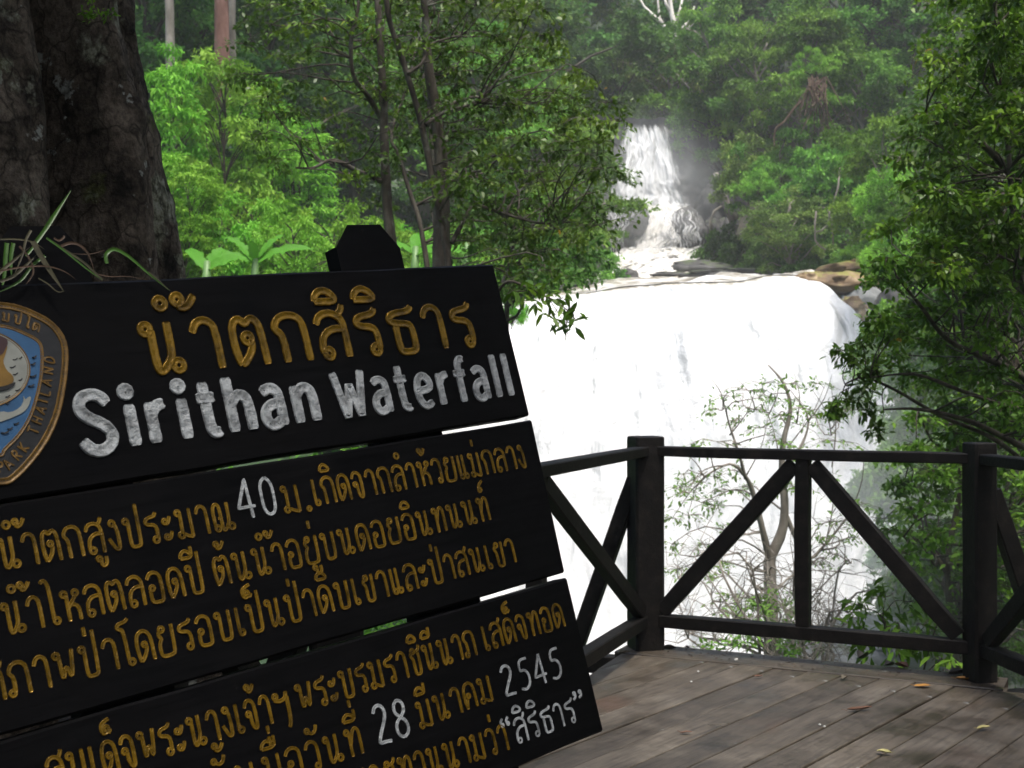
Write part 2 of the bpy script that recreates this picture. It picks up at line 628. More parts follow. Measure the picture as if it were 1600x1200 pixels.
M['banana'] = banana_mat()
M['blade_green'] = paint('green grass blade', (0.05, 0.14, 0.01), 0.4, 0, 0.3, 18)
M['blade_dry'] = paint('dry grass blade', (0.07, 0.062, 0.028), 0.6, 0, 0.5, 25)
M['blade_red'] = paint('withered brown blade', (0.085, 0.045, 0.022), 0.6, 0, 0.5, 25)
M['dead_orange'] = paint('orange dead leaf', (0.42, 0.2, 0.035), 0.6, 0, 0.4, 30)
M['dead_brown'] = paint('brown dead leaf', (0.15, 0.062, 0.028), 0.6, 0, 0.4, 30)
M['dead_grey'] = paint('grey dead leaf', (0.16, 0.14, 0.1), 0.7, 0, 0.5, 30)
M['dead_dark'] = paint('blackish dead leaf', (0.03, 0.024, 0.018), 0.6, 0, 0.4, 30)
M['dead_yellow'] = paint('yellow green dead leaf', (0.4, 0.36, 0.14), 0.6, 0, 0.4, 30)
M['litter'] = paint('leaf crumbs', (0.13, 0.1, 0.07), 0.8, 0, 0.85, 12)
M['chip'] = paint('pale chip', (0.6, 0.6, 0.56), 0.7, 0, 0.4, 30)


# ------------------------------------------------------------------ leaves
def norm(a):
    return a / np.maximum(np.linalg.norm(a, axis=-1, keepdims=True), 1e-9)


def leaf_mesh(name, P, D, Nn, L, W, mat, parent=None, rich=False, tint=None, r=None):
    r = r or rng
    n = len(P)
    D = norm(D)
    Sd = norm(np.cross(D, Nn))
    Nn = norm(np.cross(Sd, D))
    L = np.broadcast_to(np.asarray(L, float), (n,))[:, None]
    W = np.broadcast_to(np.asarray(W, float), (n,))[:, None]
    if rich:
        k = 6
        V = np.stack([P, P + D * L * .3 + Sd * W * .46 + Nn * W * .15, P + D * L * .65 + Sd * W * .38 + Nn * W * .1,
                      P + D * L - Nn * L * .1, P + D * L * .65 - Sd * W * .38 + Nn * W * .1, P + D * L * .3 - Sd * W * .46 + Nn * W * .15], 1)
    else:
        k = 4
        V = np.stack([P, P + D * L * .45 + Sd * W * .5 + Nn * W * .15, P + D * L - Nn * L * .08, P + D * L * .45 - Sd * W * .5 + Nn * W * .15], 1)
    me = bpy.data.meshes.new(name)
    me.vertices.add(n * k)
    me.vertices.foreach_set('co', V.reshape(-1).astype(np.float32))
    me.loops.add(n * k)
    me.loops.foreach_set('vertex_index', np.arange(n * k, dtype=np.int32))
    me.polygons.add(n)
    me.polygons.foreach_set('loop_start', np.arange(n, dtype=np.int32) * k)
    me.update(calc_edges=True)
    at_ = me.attributes.new('tint', 'FLOAT', 'FACE')
    if tint is None:
        tint = r.random(n)
    at_.data.foreach_set('value', np.clip(tint, 0, 1).astype(np.float32))
    return link(name, me, mat, parent)


def clump_leaves(Cn, R, twigs, per, L, droop=0.25, flat=0.55, r=None, twigpts=None, spread=0.9):
    """leaves on twigs that leave each clump centre. Cn (c,3), R (c,3)"""
    r = r or rng
    Cn = np.asarray(Cn, float)
    R = np.asarray(R, float)
    if R.ndim == 1: R = np.broadcast_to(R[None], Cn.shape)
    c = len(Cn)
    d = r.normal(size=(c, twigs, 3))
    d[..., 2] *= flat
    d = norm(d)
    ln = r.uniform(.55, 1.05, (c, twigs, 1))
    tip = d * R[:, None] * ln
    t = r.uniform(.12, 1.0, (c, twigs, per, 1))
    bend = np.zeros((c, twigs, per, 3))
    bend[..., 2] = -(t[..., 0] ** 2) * (R[:, None, None, 2] * droop * 1.3)
    P = Cn[:, None, None] + tip[:, :, None] * t + bend
    P = P + r.normal(size=P.shape) * L * .35
    side = r.normal(size=P.shape)
    D = d[:, :, None] * .7 + side * spread
    D[..., 2] -= droop
    Nn = r.normal(size=P.shape) * .55
    Nn[..., 2] += 1.0
    if twigpts is not None:
        for i in range(c):
            for j in range(twigs):
                a = Vector(Cn[i])
                b = Vector(Cn[i] + tip[i, j])
                m_ = (a + b) / 2 + Vector((0, 0, 0.03 * (b - a).length))
                b.z -= R[i][2] * droop * 1.3 * .9
                twigpts.append([a, m_, b])
    # tint drawn at random for each clump, twig and leaf
    tn = r.random((c, 1, 1)) * .5 + r.random((c, twigs, 1)) * .2 + r.random((c, twigs, per)) * .3
    return P.reshape(-1, 3), D.reshape(-1, 3), Nn.reshape(-1, 3), tn.reshape(-1)


def crown(name, Cn, R, twigs, per, L, W, mat, parent, droop=.25, flat=.55, rich=False, r=None, twigpts=None, spread=.9):
    r = r or rng
    P, D, Nn, tn = clump_leaves(Cn, R, twigs, per, L, droop, flat, r, twigpts, spread)
    sz = r.uniform(.7, 1.25, len(P))
    tn = tn * .94 + (r.random(len(P)) > .985) * .2
    return leaf_mesh(name, P, D, Nn, L * sz, W * sz, mat, parent, rich, tn, r)


def limb(a, b, sag=0.1, n=6, wob=0.05, r=random):
    a, b = Vector(a), Vector(b)
    ln = (b - a).length
    out = []
    o1 = Vector((r.uniform(-1, 1), r.uniform(-1, 1), r.uniform(-.5, 1))) * ln * wob
    o2 = Vector((r.uniform(-1, 1), r.uniform(-1, 1), r.uniform(-1, .6))) * ln * wob
    for i in range(n + 1):
        t = i / n
        p = a.lerp(b, t) + o1 * math.sin(PI * t) + o2 * math.sin(2 * PI * t)
        p.z += sag * ln * math.sin(PI * t)
        out.append(p)
    return out


# ------------------------------------------------------------------ terrain
def smooth(x, a, b):
    t = np.clip((x - a) / (b - a), 0, 1)
    return t * t * (3 - 2 * t)


def ground_z(x, y):
    x, y = np.asarray(x, float), np.asarray(y, float)
    # ---- beyond the lip of the falls
    xr = np.interp(y, [47, 60, 75, 100], [5.5, 7.5, 8.5, 10])
    hw = np.interp(y, [47, 60, 72, 78, 100], [7.5, 5.5, 4.2, 2.0, 2.0])
    zr = np.interp(y, [47, 60, 74, 79, 120], [3.2, 5.4, 7.4, 14.5, 43])
    dl = np.maximum(0, (xr - hw) - x)
    dr = np.maximum(0, x - (xr + hw))
    far = zr + .42 * dl + np.where(dr < 14, 1.15 * dr, 16.1 + .5 * (dr - 14))
    # ---- the gorge this side of it
    bed = -9.4
    zl = np.interp(y, [0, 5, 12, 20, 30, 47], [-1.2, -1.4, -2.2, -.3, 2.8, 4.2])
    el = np.interp(y, [0, 12, 30, 47], [6, 2.0, -1.2, -1.6])
    left = zl + np.maximum(0, -x - 4) * .22
    leftz = bed + (left - bed) * smooth(-(x - el), 0, 2.6)
    er = np.interp(y, [0, 8, 16, 30, 47], [3.2, 4.2, 6.2, 11.0, 14.2])
    rz = np.where(y < 22, -3.6 + .6 * np.maximum(0, x - er), -9.4 + 1.5 * np.maximum(0, x - er))
    rightz = np.where(x > er, rz, bed)
    near = np.interp(y, [0, 7, 10, 15, 22], [-1.6, -1.8, -2.6, -4.4, bed])
    z1 = np.maximum(np.maximum(leftz, rightz), near)
    k = smooth(y, 46.3, 48.0)
    z = z1 * (1 - k) + far * k
    z = z + fbm(x * .16, y * .16, 0.3) * .55 * np.clip((y - 14) / 20, .25, 1)
    return z


xs = np.concatenate([np.linspace(-90, -20, 40), np.linspace(-19, 30, 170), np.linspace(31, 90, 40)])
ys = np.concatenate([np.linspace(-30, 0, 12), np.linspace(1, 90, 230), np.linspace(92, 180, 40)])
XX, YY = np.meshgrid(xs, ys, indexing='ij')
ZZ = ground_z(XX, YY)
ter = grid_mesh('hillside', np.stack([XX, YY, ZZ], -1), M['ground'], uv=False)
tag(ter, 'steep forested valley sides', kind='structure')
# river bed with white foam at the foot of the falls
xa = np.linspace(-9, 26, 120)
ya = np.linspace(9, 47.5, 140)
XA, YA = np.meshgrid(xa, ya, indexing='ij')
pool = grid_mesh('river', np.stack([XA, YA, -8.6 + fbm(XA * .5, YA * .5, 2.0) * .35], -1), M['foam'], uv=False)
tag(pool, 'white foaming river below the falls', kind='structure')
# river between the two falls
U, V = np.meshgrid(np.linspace(0, 1, 90), np.linspace(0, 1, 120), indexing='ij')
yy = 47.6 + V * 27
cx = np.interp(yy, [47, 60, 75], [5.5, 7.5, 8.5])
hw = np.interp(yy, [47, 60, 75], [8.0, 6.0, 5.0])
xx = cx + (U * 2 - 1) * hw
lipz = np.interp(xx, [-4, 0, 2.5, 6, 11.3], [3.9, 4.4, 5.0, 5.38, 5.5])
zz = lipz + np.interp(yy, [47.6, 50, 60, 75], [-.1, .1, 1.0, 2.6]) + fbm(xx * .6, yy * .35, 1) * .2
lyy = 49.0 + np.interp(xx, [-4, 0, 5, 11.3], [-2.5, -1.2, .4, .2]) + vnoise(xx * .8, 3.1) * .35
yy = lyy + .02 + V * (74.6 - lyy)
zz = lipz + np.interp(yy, [47.6, 50, 60, 75], [-.02, .08, 1.0, 2.6]) + (vnoise(xx * .7, 9.3) * .16) * (1 - V) + fbm(xx * .6, yy * .35, 1) * .2 * np.clip(V * 8, 0, 1)
riv = grid_mesh('river', np.stack([xx, yy, zz], -1), M['river'], uv=False)
tag(riv, 'brown and white river between the two falls', kind='structure')

# ------------------------------------------------------------------ the main fall
ns, ntt = 260, 200
Sg, Tg = np.meshgrid(np.linspace(0, 1, ns), np.linspace(0, 1, ntt), indexing='ij')
lx = -4 + Sg * 15.3
ly = 49.0 + np.interp(lx, [-4, 0, 5, 11.3], [-2.5, -1.2, .4, .2]) + vnoise(lx * .8, 3.1) * .35
lz = np.interp(lx, [-4, 0, 2.5, 6, 11.3], [3.9, 4.4, 5.0, 5.38, 5.5]) + vnoise(lx * .7, 9.3) * .16
drop = 14.8 * Tg ** 1.45
out = 4.6 * (1 - np.exp(-4.2 * Tg)) + 1.2 * Tg
side = (1 - np.exp(-drop / 4.2))
fx = lx + side * 2.9 * Sg ** 3 - side * 2.0 * (1 - Sg) ** 3
fy = ly - out
fz = lz - drop
amp = np.clip(Tg * 8, .15, 1)
dsp = fbm(fx * .8, fz * .16, 4, 5) * .32 + np.abs(fbm(fx * 2.4, fz * .5, 8, 3)) * .16
fy = fy - dsp * amp
fx = fx + fbm(fz * .5, lx * .5, 6, 4) * .35 * amp * Sg
mf = grid_mesh('waterfall', np.stack([fx, fy, fz], -1), M['water_main'])
tag(mf, 'broad thundering white curtain of water dropping into the gorge', kind='structure')
# wet cliff beside and behind it
U, V = np.meshgrid(np.linspace(0, 1, 110), np.linspace(0, 1, 110), indexing='ij')
ux = -6 + U * 30
uy = 48.9 + fbm(U * 9, V * 7, 2) * .6 - np.clip((ux - 14.0) / 3, 0, 1) * 3.2 - V * 1.0
uz = 3.9 + np.clip((ux + 2) / 14, 0, 1) * 1.0 - V * 14 + fbm(U * 7, V * 2, 5) * .2
cl = grid_mesh('cliff', np.stack([ux, uy, uz], -1), M['rock'], uv=False)
tag(cl, 'wet rock cliff behind the falling water', kind='structure')


# ------------------------------------------------------------------ boulders
def boulder(loc, sz, mat, label, seed=0, group=None, squash=1.0, name='boulder', rz=0):
    n, m = 64, 44
    th, ph = np.meshgrid(np.linspace(0, 2 * PI, n), np.linspace(0, PI, m), indexing='ij')
    x, y, z = np.cos(th) * np.sin(ph), np.sin(th) * np.sin(ph), np.cos(ph)
    th_ = fbm(x * 1.3 + seed * 3.7 + 9, y * 1.3 + 20, z * 1.3 + seed + 11, 4)
    r_ = 1 + .27 * th_ + .05 * np.abs(fbm(x * 5 + seed + 30, y * 5 + 30, z * 9 + 30, 3))
    # broken facets
    r_ = np.minimum(r_, .98 + .16 * np.round(1.5 * vnoise(x * 1.8 + seed + 30, y * 1.8 + 30, z * 2.2 + 30)))
    x, y, z = x * r_, y * r_, z * r_ * squash
    if rz:
        x, y = x * math.cos(rz) - y * math.sin(rz), x * math.sin(rz) + y * math.cos(rz)
    o = grid_mesh(name, np.stack([x * sz[0], y * sz[1], z * sz[2]], -1), mat, uv=False)
    o.location = loc
    return tag(o, label, 'boulder', group)


# beside the lip, right
boulder(at(1300, 447, 49.5), (1.9, 1.6, .62), M['rock_brown'], 'ochre and mossy yellow rock slab at the right end of the falls lip', 1)
boulder(at(1335, 425, 51), (1.6, 1.5, .45), M['rock_brown'], 'flat pale sunlit rock on top of the ledge right of the falls lip', 2)
boulder(at(1262, 446, 49.0), (.75, .9, .55), M['rock_brown'], 'small yellow green mossy rock poking into the right end of the falls', 3)
boulder(at(1326, 500, 48.0), (.8, 1.1, .95), M['rock_brown'], 'rusty brown rock under the ledge right of the falls', 4)
boulder(at(1352, 500, 48.4), (1.0, .9, 1.4), M['stone_grey'], 'grey rock face beside the rusty rock right of the falls', 5)
boulder(at(1400, 540, 47.5), (1.1, 1.2, 2.4), M['rock'], 'tall dark rock buttress at the right edge of the falls', 6)
boulder(at(1418, 690, 45.5), (.75, 1.2, 3.2), M['rock_brown'], 'brown cliff pillar between the white water and the bushes', 7)
# upper falls
UF = 74.0
boulder(at(990, 348, UF - 1.6), (.82, 1.2, 1.0), M['rock'], 'square dark boulder splitting the upper falls on its left side', 8)
boulder(at(962, 372, UF - 1.2), (.75, 1.2, 1.4), M['rock'], 'dark wet rock wall left of the square boulder', 9)
boulder(at(1072, 365, UF - .6), (1.15, 1.4, 1.55), M['rock'], 'domed rock with water strands running over it', 10)
boulder(at(1115, 378, UF), (.9, 1.5, 1.6), M['rock'], 'dark rock wall right of the domed rock', 11)
boulder(at(1100, 398, UF - 3), (.75, .9, .45), M['rock'], 'low wet rock at the foot of the domed rock', 12)
boulder(at(1095, 423, UF - 7), (1.9, 1.6, .5), M['rock'], 'long low dark mossy rock lying above the falls lip', 13)
boulder(at(1048, 430, UF - 9), (1.0, .8, .17), M['rock'], 'thin dark rock shelf at the left tip of the long mossy rock', 14)
boulder(at(983, 431, UF - 10), (.52, .6, .38), M['rock'], 'round brown boulder in the foam above the lip', 15)
boulder(at(955, 437, UF - 12), (.62, .6, .3), M['rock'], 'low dark rock left of the round brown boulder', 16)
boulder(at(890, 443, 56), (.42, .5, .17), M['stone_grey'], 'pale flat stone on the left shore above the lip', 17)
boulder(at(925, 446, 56), (.8, .6, .2), M['rock'], 'dark low rock beside the pale flat stone', 18)
boulder(at(858, 449, 54), (.7, .6, .22), M['rock'], 'dark rock at the left shore under the bushes', 19)
boulder(at(1160, 432, 62), (3.2, 1.4, .35), M['rock'], 'long dark wet ledge along the far shore above the lip', 20)
boulder(at(1130, 345, UF + 2.5), (1.9, 2.0, 3.2), M['rock'], 'tall grey cliff behind the mist right of the upper falls', 21)

# stage cliff of the upper falls
U, V = np.meshgrid(np.linspace(0, 1, 90), np.linspace(0, 1, 90), indexing='ij')
ux = 2.8 + U * 13
uy = UF + 4.6 - V * 3.4 + fbm(U * 8, V * 8, 2) * .5
uz = 17.6 - V * 11.5 + fbm(U * 5, V * 2, 5) * .3
cl = grid_mesh('cliff', np.stack([ux, uy, uz], -1), M['rock'], uv=False)
tag(cl, 'dark rock step behind the upper falls', kind='structure')


def sheet(left, right, d0, d1, mat, bulge=.6, n=90, m=110, label='', sd=0, amp=.25):
    """falling sheet between two picture edges (lists of column,row from the top down)"""
    U, V = np.meshgrid(np.linspace(0, 1, n), np.linspace(0, 1, m), indexing='ij')

    def edge(e):
        t = np.linspace(0, 1, len(e))
        return np.interp(V, t, [p[0] for p in e]), np.interp(V, t, [p[1] for p in e])
    (xl, yl), (xr, yr) = edge(left), edge(right)
    px = xl + (xr - xl) * U + fbm(V * 7 + sd, sd * 1.7, U * 1.5, 4) * 3.5
    py = yl + (yr - yl) * U + fbm(U * 6 + sd, 3.3, 0, 3) * 2.5 * (1 - V)
    led = np.floor(V * 4.2 + fbm(U * 5 + sd, 1.1, 0, 3) * .35)
    d = d0 + (d1 - d0) * (V * .55 + .45 * led / 4.2) - bulge * np.sin(PI * V) - fbm(U * 7 + sd, V * 3.5, 1, 5) * amp - np.abs(fbm(U * 16 + sd, V * 4, 2, 2)) * amp * .5
    P = np.stack([(px - 800) / F * d, d, EYE + (600 - py) / F * d], -1)
    return tag(grid_mesh('waterfall', P, mat), label, kind='structure')


def far_water(name, cols, lo, hi, streak, edge=3.0, str2=1.0):
    m, nt, p = nodes(name)
    t = N(nt, 'TexCoord')
    mp = N(nt, 'Mapping')
    mp.inputs['Scale'].default_value = (streak[0], streak[1], 1)
    nt.links.new(t.outputs['UV'], mp.inputs[0])
    a = noise(nt, mp.outputs[0], 1.0, 7, 0.65)
    b = noise(nt, coords(nt), 1.3, 6, 0.65)
    col = ramp(nt, [(0.3, cols[0]), (0.5, cols[1]), (0.68, cols[2])], a)
    k = ramp(nt, [(0.4, g(0.7)), (0.6, g(0))], b)
    col = mixc(nt, k, col, cols[3])
    nt.links.new(col, p.inputs['Base Color'])
    p.inputs['Roughness'].default_value = 0.5
    p.inputs['Specular IOR Level'].default_value = 0.25
    sx = N(nt, 'SeparateXYZ')
    nt.links.new(t.outputs['UV'], sx.inputs[0])
    # thins out to bare rock towards its two sides
    m1 = N(nt, 'Math', operation='PINGPONG')
    m1.inputs[1].default_value = 0.5
    nt.links.new(sx.outputs[0], m1.inputs[0])
    m2 = N(nt, 'Math', operation='MULTIPLY')
    m2.inputs[1].default_value = edge
    nt.links.new(m1.outputs[0], m2.inputs[0])
    m3 = N(nt, 'Math', operation='MINIMUM')
    m3.inputs[1].default_value = 0.32
    nt.links.new(m2.outputs[0], m3.inputs[0])
    m4 = N(nt, 'Math', operation='ADD')
    # ragged at the crest too
    c1 = N(nt, 'Math', operation='MULTIPLY')
    c1.inputs[1].default_value = 5.0
    nt.links.new(sx.outputs[1], c1.inputs[0])
    c2 = N(nt, 'Math', operation='MINIMUM')
    nt.links.new(c1.outputs[0], c2.inputs[0])
    nt.links.new(m3.outputs[0], c2.inputs[1])
    nt.links.new(c2.outputs[0], m4.inputs[0])
    nt.links.new(a, m4.inputs[1])
    al = ramp(nt, [(lo, g(0)), (hi, g(1))], m4.outputs[0])
    nt.links.new(al, p.inputs['Alpha'])
    bump(nt, p, a, 0.7, 0.4)
    return m


W1 = far_water('upper falls water', [(0.42, 0.43, 0.43), (0.62, 0.63, 0.63), (0.82, 0.82, 0.82), (0.55, 0.56, 0.56)], .5, .8, (12, 5.0), 1.6)  # water colour greyed to carry the shade and mist of the upper falls
W2 = far_water('brownish chute water', [(0.46, 0.45, 0.43), (0.66, 0.65, 0.63), (0.82, 0.82, 0.8), (0.58, 0.56, 0.5)], .5, .72, (9, 3.0), 3.5)
W3 = far_water('water strands', [(0.5, 0.5, 0.5), (0.6, 0.6, 0.6), (0.7, 0.7, 0.7), (0.6, 0.6, 0.6)], .79, .9, (17, 2.6), 6)
sheet([(974, 192), (966, 235), (955, 285), (944, 330), (938, 360)], [(1040, 198), (1056, 250), (1072, 300), (1082, 330), (1094, 356)], UF + 3.0, UF + .6, W1, bulge=.5, label='misty white top of the upper falls', sd=1)
sheet([(1000, 318), (1004, 345), (1000, 370), (984, 392), (966, 410)], [(1076, 322), (1070, 345), (1064, 370), (1062, 392), (1066, 410)], UF + .3, UF - 2.8, W2, bulge=.7, label='brownish chute of the upper falls between two rocks', sd=3)
sheet([(1040, 322), (1036, 345), (1040, 370), (1046, 400)], [(1090, 328), (1098, 348), (1104, 370), (1104, 392)], UF - 2.0, UF - 2.6, W3, bulge=.7, label='strands of water over the domed rock', sd=4)
sheet([(946, 322), (950, 350), (952, 375), (954, 402)], [(1004, 322), (992, 340), (976, 370), (978, 400)], UF - 2.6, UF - 3.2, W3, bulge=.6, label='thin strands of water down the left boulder', sd=5)
sheet([(962, 388), (948, 402), (938, 416), (924, 436)], [(1100, 384), (1096, 398), (1090, 412), (1075, 438)], UF - 2.8, UF - 9.5, W2, bulge=.1, label='white cascade at the foot of the upper falls', sd=6, amp=.45)
sheet([(1275, 470), (1300, 530), (1335, 600)], [(1390, 475), (1395, 540), (1398, 600)], 47.6, 45.7, W3, bulge=.4, label='thin side veil of water right of the rusty rock', sd=7)

# ------------------------------------------------------------------ trees: far prototypes
PROTO = {}


def proto_tree(key, mat, bark, nclump, twigs, per, L, W, shape='round', seed=1, trunk=True, droop=.25, flat=.5):
    r = np.random.default_rng(seed)
    rr = random.Random(seed)
    if shape == 'round':
        a = norm(r.normal(size=(nclump, 3)))
        rad = r.uniform(.45, 1.0, (nclump, 1)) ** .5
        c = a * rad * np.array([.46, .46, .42])
        c[:, 2] += .56
        c += r.normal(size=c.shape) * np.array([.1, .1, .07])
        R = np.stack([r.uniform(.11, .2, nclump)] * 2 + [r.uniform(.06, .11, nclump)], -1)
    elif shape == 'tier':            # tall narrow column of drooping fans
        z = np.round(np.linspace(.03, .97, nclump) * 15) / 15 + r.normal(size=nclump) * .006
        ang = r.uniform(0, 2 * PI, nclump)
        q = .05 + .13 * np.sin(np.clip(z, 0, 1) * PI * .8 + .35) * r.uniform(.5, 1, nclump)
        c = np.stack([np.cos(ang) * q, np.sin(ang) * q, z], -1)
        R = np.stack([r.uniform(.06, .11, nclump)] * 2 + [r.uniform(.008, .02, nclump)], -1)
    elif shape == 'mound':
        a = norm(r.normal(size=(nclump, 3)))
        a[:, 2] = np.abs(a[:, 2])
        c = a * (r.uniform(.3, 1, (nclump, 1)) ** .6) * np.array([.8, .8, .85])
        R = np.stack([r.uniform(.14, .24, nclump)] * 2 + [r.uniform(.07, .13, nclump)], -1)
    elif shape == 'layer':           # flat spreading layers
        z = r.choice([.35, .5, .63, .75, .86, .95], nclump) + r.normal(size=nclump) * .02
        q = (1.15 - z) * r.uniform(.1, .75, nclump)
        ang = r.uniform(0, 2 * PI, nclump)
        c = np.stack([np.cos(ang) * q, np.sin(ang) * q, z], -1)
        R = np.stack([r.uniform(.1, .19, nclump)] * 2 + [r.uniform(.03, .06, nclump)], -1)
    P, D, Nn, tn = clump_leaves(c, R, twigs, per, L, droop, flat, r)
    sz = r.uniform(.7, 1.3, len(P))
    o = leaf_mesh('crown', P, D, Nn, L * sz, W * sz, mat, None, False, tn, r)
    cm = o.data
    bpy.data.objects.remove(o)
    mb = MB()
    top = .85 if shape != 'mound' else .6
    tp = [Vector((rr.uniform(-.02, .02), rr.uniform(-.02, .02), z)) for z in np.linspace(-.12, top, 8)]
    tr = .022 if shape != 'tier' else .008
    mb.tube(tp, [tr * (1.2 - .9 * i / 7) for i in range(8)], 7)
    for i in range(0, nclump, max(1, nclump // 26)):
        cc = Vector(c[i])
        k = min(7, max(1, int((cc.z - .15) / top * 7)))
        mb.tube(limb(tp[k], cc, .08, 5, .07, rr), [tr * .5 * (1 - .75 * j / 5) for j in range(6)], 4, cap=False)
    tm = mb.mesh('trunk')
    tm.materials.append(bark)
    PROTO[key] = (cm, tm)


proto_tree('fresh_tier', M['leaf_fresh'], M['bark_dark'], 64, 12, 9, .034, .0095, 'tier', 11, droop=.85, flat=.25)
proto_tree('fresh_tier2', M['leaf_fresh'], M['bark_dark'], 70, 12, 9, .032, .009, 'tier', 12, droop=.85, flat=.25)
proto_tree('fresh_mound', M['leaf_fresh'], M['bark_dark'], 46, 16, 13, .062, .018, 'mound', 13, droop=.8, flat=.3)
proto_tree('mid_round', M['leaf_mid'], M['bark_pale'], 54, 20, 19, .027, .014, 'round', 14)
proto_tree('mid_round2', M['leaf_mid'], M['bark_dark'], 48, 22, 19, .027, .014, 'round', 15)
proto_tree('mid_layer', M['leaf_mid'], M['bark_pale'], 66, 16, 14, .032, .016, 'layer', 16, flat=.3)
proto_tree('dark_round', M['leaf_dark'], M['bark_dark'], 52, 20, 19, .027, .014, 'round', 17)
proto_tree('dark_mound', M['leaf_dark'], M['bark_dark'], 60, 16, 14, .06, .03, 'mound', 18)
proto_tree('mid_mound', M['leaf_mid'], M['bark_dark'], 60, 16, 14, .06, .03, 'mound', 19)
proto_tree('olive_round', M['leaf_olive'], M['bark_pale'], 70, 16, 13, .034, .016, 'round', 20)
proto_tree('olive_mound', M['leaf_olive'], M['bark_dark'], 60, 14, 13, .06, .028, 'mound', 21)


def far_tree(key, px, ptop, pbase, d, label, name='tree', cat='tree', wide=1.0, group=None, rz=None):
    b = at(px, pbase, d)
    h = (pbase - ptop) / F * d
    e = empty(name, b, label, cat, group)
    e.rotation_euler = (random.uniform(-.06, .06), random.uniform(-.06, .06), random.uniform(0, 6.28) if rz is None else rz)
    e.scale = (h * wide, h * wide, h)
    cm, tm = PROTO[key]
    for nm, me in (('crown', cm), ('trunk', tm)):
        o = bpy.data.objects.new(nm, me)
        C.objects.link(o)
        o.parent = e
    return e


